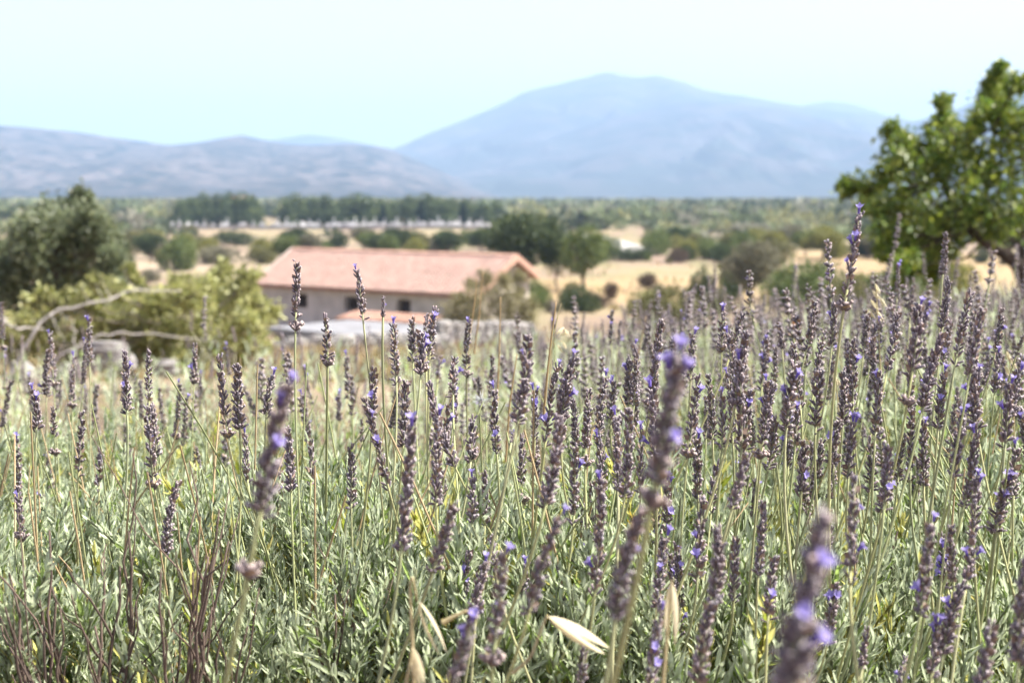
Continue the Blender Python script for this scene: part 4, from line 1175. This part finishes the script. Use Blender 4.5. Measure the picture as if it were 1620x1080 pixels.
SPECIAL = {(470, 415): 'tall lavender stalk with a detached whorl rising before the left end of the roof', (566, 428): 'lavender stalk with one violet bloom at its tip before the roof, left of centre',
           (607, 470): 'short-spiked lavender stalk beside the tall one before the roof eave', (518, 504): 'straight lavender stalk with a separate whorl left of the shed roof',
           (1361, 340): 'tallest lavender stalk, reaching up beside the left edge of the leaning tree', (448, 605): 'large out-of-focus lavender stalk nearest the camera on the left',
           (1073, 560): 'large out-of-focus lavender stalk with a bright violet tip right of centre', (1275, 817): 'biggest blurred lavender spike at the bottom right',
           (1499, 369): 'slim lavender stalk in front of the leaning tree', (558, 708): 'dark upright lavender spike standing alone low before the green foliage',
           (232, 649): 'thick lavender spike with a separate whorl, large and sharp on the left'}
def ordinal_labels():
    for a, b, _, _, ph in REGION:
        for bd in ('tips highest', 'mid-height', 'low in the picture'):
            sub = sorted([q for q in recs if a <= q['tx'] < b and band(q['ty']) == bd], key=lambda q: q['tx'])
            for k, q in enumerate(sub):
                f = 'blurred' if q['d'] < .8 else ('small' if q['d'] > 1.6 else 'sharp grey')
                wh = ' with whorl' if q['wy'] else ''
                where = {'tips highest': 'highest', 'mid-height': 'halfway', 'low in the picture': 'low'}[bd]
                q['label'] = '%s stalk%s, %s from left %s %s' % (f, wh, ORD[k], where, ph)
ordinal_labels()
for q in recs:
    q['label'] = SPECIAL.get((q['tx'], q['ty']), q['label'])

def bez(a, b, c, d, n):
    t = np.linspace(0, 1, n)[:, None]
    return a * (1 - t) ** 3 + 3 * b * t * (1 - t) ** 2 + 3 * c * t ** 2 * (1 - t) + d * t ** 3
STEMC = np.array([.335, .365, .185])
for i, q in enumerate(recs):
    T, Bp = P(q['tx'], q['ty'], q['d']), P(q['bx'], q['by'], q['d'] + r_.normal() * .006)
    ax_ = T - Bp; L = np.linalg.norm(ax_); ax_ /= L
    v = int(np.argmin([abs(L - s) for s in SPK_L]))
    sc_ = L / SPK_L[v]
    # the root lies inside the foliage of the bush below
    zc = float(canopy(Bp[0], Bp[1])) - .14
    hgt = max(Bp[2] - zc, .10)
    lean = -ax_[:2] / max(ax_[2], .3) * hgt * .75 + r_.normal(size=2) * np.array([.022, .03])
    Rt = np.array([Bp[0] + lean[0], max(Bp[1] + lean[1] + .02, .34), zc])
    root = empty('lavender_stalk', Rt)
    wiggle = r_.normal(size=3) * .012
    c1 = Bp - ax_ * hgt * .36; c2 = Rt + np.array([0, 0, hgt * .34]) + wiggle
    pts = bez(Rt, c2, c1, Bp, 16) - Rt
    rad = (.00062 + .00035 * r_.random()) * (1 if q['d'] > .6 else 1.2)
    tone = .85 + .35 * r_.random(); stc = STEMC * tone * np.array([1 + .12 * r_.random(), 1, .9 + .2 * r_.random()])
    MB().tube(pts, np.linspace(rad * 1.35, rad, 16), 5, stc).build('stem', M['stem'], root)
    Fm = frames(ax_[None], np.array([r_.random() * 6.28]))[0]
    M4 = Matrix.Translation(Vector(Bp - Rt)) @ Matrix([[*Fm[0], 0], [*Fm[1], 0], [*Fm[2], 0], [0, 0, 0, 1]]) @ Matrix.Diagonal((sc_, sc_, sc_, 1))
    wide = (.72 + .24 * r_.random()) * (1.22 if q['d'] < .6 else 1.0)
    M4 = M4 @ Matrix.Diagonal((wide, wide, 1, 1))
    sp = put('flower_spike', SPIKES[v][(i * 7 + i // 5) % NSV], root, M4)
    if q['wy']:
        k = np.argmin(np.abs([(540 - (0)) for _ in range(1)]))
        gapm = (q['wy'] - q['by']) / F_PX * q['d'] + .003
        arc = np.cumsum(np.linalg.norm(np.diff(pts[::-1], axis=0), axis=1)); j = min(int(np.searchsorted(arc, gapm)) + 1, 14)
        a_prev = arc[j - 2] if j > 1 else 0
        pp = pts[::-1][j - 1] + (pts[::-1][j] - pts[::-1][j - 1]) * np.clip((gapm - a_prev) / (arc[j - 1] - a_prev + 1e-9), 0, 1)
        put('lower_whorl', WHORLS[i % 4], root, Matrix.Translation(Vector(pp)) @ Matrix([[*Fm[0], 0], [*Fm[1], 0], [*Fm[2], 0], [0, 0, 0, 1]]) @ Matrix.Diagonal((1.1, 1.1, 1.1, 1)))
    # violet blossoms still open between the dried calyces
    nb = int(r_.choice([0, 1, 2, 3, 4, 6], p=[.40, .32, .17, .08, .02, .01])) if q['tx'] > 640 else int(r_.choice([0, 1, 2, 3], p=[.45, .35, .15, .05]))
    if (q['tx'], q['ty']) in ((1073, 560), (1275, 817), (1361, 340)): nb = 4
    if (q['tx'], q['ty']) == (566, 428): nb = 1
    for k in range(nb):
        a = r_.random() * 6.28
        if r_.random() < .6: a = math.atan2(*( -Fm[1, [1, 0]])) + r_.normal() * .9      # most that show face the camera side
        zf = 1.0 if (k == 0 and r_.random() < .55) else r_.random()
        if nb == 1 and (q['tx'], q['ty']) == (566, 428): zf = 1.0
        tl = math.radians(60 - 45 * zf)
        dv = np.array([math.cos(a) * math.sin(tl), math.sin(a) * math.sin(tl), math.cos(tl)])
        pr = np.array([math.cos(a), math.sin(a), 0]) * (.0042 - .0022 * zf) + np.array([0, 0, SPK_L[v] * (.04 + .93 * zf) + .0022])
        pr[0] += SPV[(i * 7 + i // 5) % NSV][2] * SPK_L[v] * zf ** 2
        Fb = frames(dv[None], np.array([r_.random() * 6]))[0]
        s_ = .8 + .4 * r_.random()
        put('blossom', BLOSSOMS[int(r_.integers(4))], sp, Matrix.Translation(Vector(pr)) @ Matrix([[*Fb[0], 0], [*Fb[1], 0], [*Fb[2], 0], [0, 0, 0, 1]]) @ Matrix.Diagonal((s_, s_, s_, 1)))
    tag(root, q['label'], 'lavender', 'lavender flower stalks near the camera')

# ------------------------------------------------------------------ the bushes under the stalks: leafy shoots, woody stems
r_ = np.random.default_rng(123)
BUSH = [(-.42, 1.12, .34, 'grey-green lavender bush at the lower left, dead twigs in front'), (-.12, 1.10, .30, 'leafy grey-green lavender bush below the left half of the barn'), (.16, 1.02, .28, 'lavender bush at the bottom centre, oat husks in front'),
        (.42, 1.10, .30, 'lavender bush in the lower right corner under the densest stalks'), (-.62, 1.62, .36, 'lavender bush at the left edge behind the one with dead twigs'), (-.22, 1.66, .36, 'second-row lavender bush below the shed, left of centre'),
        (.20, 1.62, .36, 'second-row lavender bush right of the centre'), (.62, 1.64, .36, 'second-row lavender bush at the right edge')]
bx = np.array([b[0] for b in BUSH]); by = np.array([b[1] for b in BUSH])
n = 2300
dd = .91 + 1.24 * r_.random(n) ** 1.1; xx = r_.uniform(-.40, .40, n) * dd * 1.02
idx = np.argmin((xx[:, None] - bx) ** 2 + (dd[:, None] - by) ** 2, axis=1)
roots = []
for i, (x, y, r, lab) in enumerate(BUSH):
    o = empty('lavender_bush', (x, y, float(g(x, y)) - .01)); roots.append(o)
    tag(o, lab, 'lavender bush', 'lavender bushes near the camera')
    mb = MB(); base = np.array([x, y, float(g(x, y)) - .01])
    for k in range(34):
        a = r_.random() * 6.28; rr = r * r_.random() ** .5
        e = np.array([x + math.cos(a) * rr, y + math.sin(a) * rr, 0]); e[2] = float(canopy(e[0], e[1])) - .06 - .1 * r_.random()
        s = base + np.array([math.cos(a) * .05, math.sin(a) * .05, 0])
        c = branch_curve(s, e, -.04, r_, 8, .02) - base
        mb.tube(c, np.linspace(.0042, .0014, 8), 5, np.array([.13, .10, .075]) * (.7 + .7 * r_.random()))
    mb.build('woody_stems', M['twig'], o)
PATCH = []                                            # little patches of shoots that fill the bushes
for k in range(6):
    mb = MB(); r0 = np.random.default_rng(800 + k); N = 36
    a = r0.random(N) * 6.28; rr = .062 * r0.random(N) ** .5
    p_ = np.column_stack([np.cos(a) * rr, np.sin(a) * rr, r0.normal(size=N) * .018])
    d_ = np.column_stack([np.cos(a) * rr * 4, np.sin(a) * rr * 4, np.ones(N)]) + r0.normal(size=(N, 3)) * .15
    c_ = (.78 + .4 * r0.random((N, 1))) * np.ones((1, 3)); yl = r0.random(N) < .20; c_[yl] *= np.array([1.18, 1.02, .5])
    for v in range(4):
        m = np.arange(N) % 4 == v
        mb.inst(SH_MID[v], frames(d_[m], r0.random(m.sum()) * 6.28), p_[m], .75 + .5 * r0.random(m.sum()), c_[m])
    PATCH.append(mb.mesh('inner_foliage', M['leaf']))
def shoot_pose(x, y, i, depth_below):
    z = float(canopy(x, y)) - depth_below
    out = np.array([x - bx[i], y - by[i], 0]); out /= (np.linalg.norm(out) + 1e-6)
    d = out * (.12 + .25 * r_.random()) + np.array([0, 0, 1.0]) + r_.normal(size=3) * .11
    return z, d / np.linalg.norm(d)
cnt = [0] * len(BUSH)
for j in np.argsort(dd):
    i = int(idx[j]); x, y = xx[j], dd[j]
    if cnt[i] >= 290: continue
    z, d = shoot_pose(x, y, i, .055 + .045 * r_.random())
    Fm = frames(d[None], np.array([r_.random() * 6.28]))[0]; s_ = .8 + .5 * r_.random()
    M4 = Matrix.Translation(Vector((x, y, z)) - roots[i].location) @ Matrix([[*Fm[0], 0], [*Fm[1], 0], [*Fm[2], 0], [0, 0, 0, 1]]) @ Matrix.Diagonal((s_, s_, s_, 1))
    put('leafy_shoot', SHOOTS[int(r_.integers(len(SHOOTS)))], roots[i], M4); cnt[i] += 1
for low, n in ((.085, 330), (.15, 230), (.23, 150)):
    dd2 = .86 + 1.44 * r_.random(n); xx2 = r_.uniform(-.42, .42, n) * dd2
    id2 = np.argmin((xx2[:, None] - bx) ** 2 + (dd2[:, None] - by) ** 2, axis=1)
    for j in range(n):
        i = int(id2[j]); z, d = shoot_pose(xx2[j], dd2[j], i, low + .03 * r_.random() + max(0, .96 - dd2[j]) * .6)
        Fm = frames(d[None], np.array([r_.random() * 6.28]))[0]; s_ = .85 + .35 * r_.random()
        M4 = Matrix.Translation(Vector((xx2[j], dd2[j], z)) - roots[i].location) @ Matrix([[*Fm[0], 0], [*Fm[1], 0], [*Fm[2], 0], [0, 0, 0, 1]]) @ Matrix.Diagonal((s_, s_, s_, 1))
        tag(put('inner_foliage', PATCH[int(r_.integers(6))], roots[i], M4), kind='stuff')

# ------------------------------------------------------------------ the rest of the field: stalks and foliage as masses
def in_field(x, y):
    lim = 8.5 + 3.0 * smooth01(-3, 0, x) + 1.5 * smooth01(1.5, 4, x) + (fbm(x * .7, x * 0 + 2.2, 2) - .5) * 2
    return y < lim
FARC = MB()
def far_stalk(seed):
    r0 = np.random.default_rng(seed); mb = MB()
    bend = r0.normal(size=2) * .05
    t = np.linspace(0, 1, 4); H_ = .30
    pts = np.column_stack([bend[0] * t ** 2, bend[1] * t ** 2, H_ * t])
    mb.tube(pts, [.0013, .0012, .0011, .001], 3, np.array([.36, .37, .20]), cap=False)
    L = .044 + .014 * r0.random(); nr = 9
    z = np.linspace(0, L, nr); rr = .0036 * np.where(np.arange(nr) % 2, 1.0, .62) * np.linspace(1.05, .7, nr); rr[-1] = .0012; rr[0] = .002
    q = np.column_stack([np.full(nr, pts[-1, 0]) + bend[0] * .3 * z / L * .1, np.full(nr, pts[-1, 1]), H_ + z])
    c = np.array([.215, .18, .185]) * np.where(np.arange(nr) % 2, 1.15, .8)[:, None]
    mb.tube(q, rr, 5, c)
    return tpl_of(mb)
FAR = [far_stalk(k) for k in range(5)]
MIDS = []
for k in range(5):
    mb = MB(); r0 = np.random.default_rng(700 + k)
    H_ = .30; bend = r0.normal(size=2) * .04; t = np.linspace(0, 1, 6)
    pts = np.column_stack([bend[0] * t ** 2, bend[1] * t ** 2, H_ * t])
    mb.tube(pts, np.linspace(.0012, .0009, 6), 4, np.array([.35, .37, .19]), cap=False)
    V_, Q_, T_, C_ = spike_arrays(720 + k, .034 + .006 * k, 6, CAL_LO, step=.0062, clen=.0062, crad=.0012).arrays()
    mb.add(V_ + np.array([bend[0], bend[1], H_]), Q_, T_, C_)
    for z_ in r0.random(1 if k % 2 else 0):
        a = r0.random() * 6.28
        mb.inst(LANCE, frames([(math.cos(a + e), math.sin(a + e), .5) for e in (-.6, 0, .6)]), np.tile([[bend[0] + math.cos(a) * .004, bend[1] + math.sin(a) * .004, H_ + z_ * .04]], (3, 1)), np.array([[.010, .004, .0045]] * 3), np.array([[.28, .22, .6]] * 3))
    MIDS.append(tpl_of(mb))
def density(x, y):
    return .10 + .90 * smooth01(-.10, .22, x / y) 
r_ = np.random.default_rng(321)
def scatter_field(n, d0, d1, pw=1.0):
    y = d0 + (d1 - d0) * r_.random(n) ** pw; x = r_.uniform(-.43, .46, n) * y
    k = in_field(x, y) & (r_.random(n) < density(x, y))
    return x[k], y[k]
mb = MB()
x, y = scatter_field(1500, 1.4, 4.2, .8)
k = r_.integers(0, 5, len(x)); H0 = g(x, y) + .27 + .07 * smooth01(-.1, .25, x / y) + r_.normal(size=len(x)) * .05
for v in range(5):
    m = k == v; N = m.sum()
    d = np.tile([[0, 0, 1.]], (N, 1)) + r_.normal(size=(N, 3)) * .13
    tone = (.8 + .4 * r_.random((N, 1)))
    mb.inst(MIDS[v], frames(d, r_.random(N) * 6.28), np.column_stack([x[m], y[m], H0[m]]), .9 + .25 * r_.random(N), tone * np.ones((1, 3)))
tag(mb.build('lavender_stand', M['calyx']), 'mass of softly blurred lavender stalks behind the sharp ones', 'lavender', kind='stuff')
mb = MB()
x, y = scatter_field(9500, 3.6, 14.5, .8)
k = r_.integers(0, 5, len(x)); H0 = g(x, y) + .20 + r_.normal(size=len(x)) * .06
for v in range(5):
    m = k == v; N = m.sum()
    d = np.tile([[0, 0, 1.]], (N, 1)) + r_.normal(size=(N, 3)) * .10
    mb.inst(FAR[v], frames(d, r_.random(N) * 6.28), np.column_stack([x[m], y[m], H0[m]]), 1.0 + .3 * r_.random(N), (.8 + .45 * r_.random((N, 1))) * np.array([[1.05, 1, 1]]))
tag(mb.build('lavender_field', M['calyx']), 'blurred mauve-grey lavender field reaching down towards the barn', 'lavender', kind='stuff')
mb = MB()
x, y = scatter_field(6500, 1.9, 6.0, .8)
k = r_.integers(0, 4, len(x))
zc = canopy(x, y) - .07 - .16 * r_.random(len(x)) ** 1.5
for v in range(4):
    m = k == v; N = m.sum()
    d = np.tile([[0, 0, 1.]], (N, 1)) + r_.normal(size=(N, 3)) * .3
    mb.inst(SH_MID[v] if False else SH_LO[v % 3], frames(d, r_.random(N) * 6.28), np.column_stack([x[m], y[m], zc[m]]), .8 + .5 * r_.random(N), (.85 + .35 * r_.random((N, 1))) * np.array([[1.0, 1, 1]]))
x, y = scatter_field(9000, 5.0, 14.5, .8)
k = r_.integers(0, 3, len(x))
zc = canopy(x, y) - .12 - .2 * r_.random(len(x)) ** 1.3
for v in range(3):
    m = k == v; N = m.sum()
    d = np.tile([[0, 0, 1.]], (N, 1)) + r_.normal(size=(N, 3)) * .35
    mb.inst(SH_LO[v], frames(d, r_.random(N) * 6.28), np.column_stack([x[m], y[m], zc[m]]), 1.6 + .9 * r_.random(N), (.85 + .35 * r_.random((N, 1))) * np.array([[1.0, 1, 1]]))
tag(mb.build('lavender_foliage', M['leaf']), 'grey-green foliage of the lavender plants further back in the field', 'foliage', kind='stuff')

# bare green stems standing between the flower stalks
mb = MB()
n = 520
dd = .95 + 1.5 * r_.random(n); xx = r_.uniform(-.38, .38, n) * dd
t = np.linspace(0, 1, 6)
for j in range(n):
    z0 = float(canopy(xx[j], dd[j])) - .12; h_ = .12 + .12 * r_.random(); l_ = r_.normal(size=2) * .05
    mb.tube(np.column_stack([xx[j] + l_[0] * t ** 1.5, dd[j] + l_[1] * t ** 1.5, z0 + h_ * t]), np.linspace(.0010, .0006, 6), 4, (np.array([.33, .36, .17]) if r_.random() < .6 else np.array([.40, .30, .17])) * (.8 + .4 * r_.random()), cap=False)
tag(mb.build('bare_stems', M['stem']), 'thin bare green and tan stems among the lavender', 'stems', kind='stuff')

# ------------------------------------------------------------------ dead woody twigs, lower left
def dead_twigs(px, py_base, depth, tops, label, seed):
    r0 = np.random.default_rng(seed)
    b = P(px, py_base, depth); base = b - np.array([0, 0, .10])
    root = empty('dead_twigs', base)
    for (tx, ty) in tops:
        e = P(tx, ty, depth + r0.normal() * .03)
        c = branch_curve(base + r0.normal(size=3) * .006, e, 0, r0, 9, .012) - base
        tw = MB(); col = np.array([.105, .075, .06]) * (.6 + .8 * r0.random())
        rb = .0009 + .0005 * r0.random()
        tw.tube(c, np.linspace(rb * 1.5, rb * .5, 9), 6, col)
        for k in range(int(r0.integers(1, 4))):
            s = c[int(r0.integers(3, 7))]; dirv = (c[-1] - c[0]); dirv /= np.linalg.norm(dirv)
            q = s + (dirv + r0.normal(size=3) * .33) * (.03 + .05 * r0.random())
            tw.tube(branch_curve(s, q, 0, r0, 5, .03), np.linspace(rb * .7, rb * .3, 5), 5, col)
        tw.build('twig', M['twig'], root)
    return tag(root, label, 'twigs', 'dead twigs at the lower left')
dead_twigs(60, 1085, .91, [(14, 905), (8, 960), (30, 980), (48, 1010), (70, 990)], 'dark dead twigs at the very bottom left corner', 1)
dead_twigs(85, 1085, .93, [(78, 838), (72, 900), (95, 960), (60, 930)], 'tall single dark dead twig second from the left edge', 2)
dead_twigs(180, 1085, .92, [(165, 880), (190, 895), (203, 840), (150, 990), (215, 950)], 'upright brown dead twigs left of the big fan of twigs', 3)
dead_twigs(270, 1085, .90, [(347, 805), (362, 855), (310, 862), (330, 880), (305, 905), (255, 900), (285, 985), (340, 880)], 'fan of branching brown dead twigs at the bottom left', 4)
dead_twigs(330, 1085, .93, [(335, 960), (322, 1000), (350, 1010), (392, 990), (410, 930)], 'short dead twigs right of the big fan of twigs', 5)
dead_twigs(520, 1085, .98, [(555, 880), (530, 940), (545, 960), (500, 985), (568, 900)], 'thin dark dead twigs inside the foliage left of the oat husks', 6)
dead_twigs(720, 1085, 1.0, [(745, 930), (700, 960), (770, 980)], 'dark dead twigs behind the pale oat husks', 7)
dead_twigs(1375, 1085, 1.15, [(1400, 860), (1385, 900), (1420, 840)], 'slim dead twigs among the stalks at the lower right', 8)

# ------------------------------------------------------------------ wild oats and other dry grasses
def husk_mesh(seed):
    """a papery oat spikelet: two boat-shaped glumes opening from one point, along +Z"""
    r0 = np.random.default_rng(seed); mb = MB()
    t = np.linspace(0, 1, 10); w = np.sin(np.clip(t * 1.02, 0, 1) * math.pi) ** .75 * .11 * (1 - .25 * t)
    for s in (-1, 1):
        V = []
        for i in range(10):
            for a in np.linspace(-1.15, 1.15, 6):
                V.append((math.sin(a) * w[i], s * (math.cos(a) * w[i] * .75 + .05 * t[i]), t[i]))
        Qn = [[i * 6 + j, i * 6 + j + 1, i * 6 + j + 7, i * 6 + j + 6] for i in range(9) for j in range(5)]
        mb.add(np.array(V), Qn, None, np.array([.74, .66, .46]) * (.92 + .12 * r0.random()))
    return mb.mesh('husk', M['straw'])
HUSKS = [husk_mesh(k) for k in range(3)]
def oat(stem_px, depth, husks, label, col=(.55, .46, .26), rad=.0006):
    """stem_px: pixel polyline root to top; husks: (x0,y0,x1,y1) pixel base and tip"""
    pts = np.array([P(a, b, depth) for a, b in stem_px]); root = empty('wild_oat', pts[0]); base = pts[0].copy()
    t = np.linspace(0, 1, 14); ti = np.linspace(0, 1, len(pts))
    q = np.stack([np.interp(t, ti, pts[:, k]) for k in range(3)], 1); q[1:-1] = (q[:-2] + 2 * q[1:-1] + q[2:]) / 4
    MB().tube(q - base, np.linspace(rad * 1.6, rad * .7, 14), 5, col).build('stem', M['straw'], root)
    for k, h in enumerate(husks):
        a, b = P(h[0], h[1], depth), P(h[2], h[3], depth + .01)
        d = b - a; L = np.linalg.norm(d); Fm = frames(d[None], np.array([k * 1.3 + .4]))[0]
        hk = put('husk', HUSKS[k % 3], root, Matrix.Translation(Vector(a - base)) @ Matrix([[*Fm[0], 0], [*Fm[1], 0], [*Fm[2], 0], [0, 0, 0, 1]]) @ Matrix.Diagonal((L * (h[4] if len(h) > 4 else 1), L, L, 1)))
        j = int(np.argmin(np.linalg.norm(q - a, axis=1)))
        if np.linalg.norm(q[j] - a) > .002:
            MB().tube(branch_curve(q[max(j - 1, 0)], a, .003, np.random.default_rng(k), 6, .01) - base, .0003, 4, col).build('pedicel', M['straw'], root)
    return tag(root, label, 'grass', 'wild oats and dry grasses')
oat([(655, 1090), (652, 1000), (648, 930), (652, 905), (660, 950)], .70, [(662, 950, 702, 1035, 1.25)], 'pale oat husk hanging left of centre at the bottom')
oat([(640, 1090), (648, 1055), (652, 1025)], .66, [(652, 1022, 668, 1085, 1.3)], 'blurred pale oat husk at the bottom edge below the other')
oat([(810, 1065), (840, 1040), (860, 985), (866, 972)], .68, [(866, 974, 962, 1030, 1.2)], 'bright white oat husk pointing right at the bottom centre')
oat([(1048, 1090), (1055, 1010), (1063, 930), (1062, 918)], .68, [(1062, 918, 1062, 1020, 1.15)], 'upright cream oat husk at the bottom right of centre')
oat([(700, 985), (718, 975), (740, 965)], .70, [], 'blurred pale straw beside the hanging oat husk', rad=.0009)
oat([(868, 640), (872, 560), (882, 500), (888, 480)], 1.6, [(880, 528, 893, 518), (884, 532, 899, 524), (890, 540, 897, 552), (893, 520, 901, 534), (882, 545, 890, 558)], 'dry wild oat with small white husks below the round tree')
oat([(1395, 640), (1392, 560), (1388, 490), (1386, 450)], 1.5, [(1384, 448, 1392, 466), (1380, 460, 1392, 474), (1377, 474, 1390, 490), (1386, 490, 1397, 508), (1372, 490, 1384, 502), (1392, 470, 1402, 488)], 'dry wild oat with white husks right of the tallest stalk')
oat([(1190, 640), (1188, 560), (1186, 500)], 2.2, [(1184, 470, 1190, 482), (1188, 482, 1195, 494), (1183, 490, 1189, 502), (1190, 500, 1196, 514)], 'small faint wild oat below the grey-olive tree')
oat([(1325, 760), (1330, 680), (1322, 600)], 1.3, [(1318, 590, 1326, 614), (1326, 600, 1333, 624), (1316, 612, 1322, 634)], 'oat with pale husks behind the stalks under the tallest one')
oat([(1605, 700), (1602, 620), (1596, 560)], 1.4, [(1592, 556, 1600, 574), (1600, 566, 1607, 584), (1590, 578, 1597, 594)], 'oat with pale husks at the right edge')
for i, (pp, d, lab) in enumerate([([(860, 660), (866, 590), (874, 520), (880, 478)], 1.35, 'tall tan grass stem beside the wild oat below the round tree'), ([(1290, 720), (786, 640), (790, 560), (792, 470)][1:], 1.7, 'thin tan grass stem in front of the olive bush by the barn'), ([(735, 590), (742, 540), (752, 470), (754, 440)], 1.9, 'left one of two tan grass stems before the right end of the barn'), ([(750, 560), (758, 500), (764, 430)], 2.0, 'right one of two tan grass stems before the right end of the barn'),
                              ([(800, 730), (806, 640), (818, 560)], 1.5, 'brown dry grass stem right of the white fluff'), ([(1005, 640), (1010, 560), (1022, 500)], 2.2, 'thin dry grass stem below the wide olive bush'), ([(690, 760), (700, 690), (722, 590)], 1.5, 'leaning dry straw stem below the shed')]):
    o = oat(pp, d, [], lab, col=(.46, .33, .17), rad=.0008)
    o.name = 'dry_grass_stem'

# brown thistle head and a tuft of white seed fluff
c = P(1257, 517, 1.9)
root = empty('dry_thistle', P(1262, 640, 1.9)); base = np.array(root.location)
MB().tube(np.array([base, P(1261, 590, 1.9), P(1258, 540, 1.9), c]) - base, [.0014, .0013, .0012, .0012], 6, (.36, .25, .14)).build('stem', M['straw'], root)
mb = MB(); r0 = np.random.default_rng(8); nn = 170
d = r0.normal(size=(nn, 3)); d /= np.linalg.norm(d, axis=1, keepdims=True)
mb.inst(LEAFQ, frames(d * .7 + np.array([0, 0, .8])), (c - base) + d * np.array([.0042, .0042, .0068]), np.column_stack([np.full(nn, .005), np.full(nn, .003), .007 + .003 * r0.random(nn)]), np.array([.30, .16, .07]) * (.7 + .6 * r0.random((nn, 1))))
mb.build('seed_head', M['straw'], root)
tag(root, 'brown dry thistle head left of the tallest stalk', 'thistle')
c = P(762, 631, 1.25)
mb = MB(); r0 = np.random.default_rng(9)
for k in range(60):
    e = np.array([r0.normal() * .0045, r0.normal() * .003, r0.normal() * .0028])
    mb.tube([np.zeros(3), e * .6, e * 1.4], [.00012, .0001, .00008], 3, (.8, .82, .82), cap=False)
o = mb.build('seed_fluff', M['straw']); o.location = Vector(c)
tag(o, 'tiny tuft of white seed fluff caught on a spike right of centre', 'seed fluff')
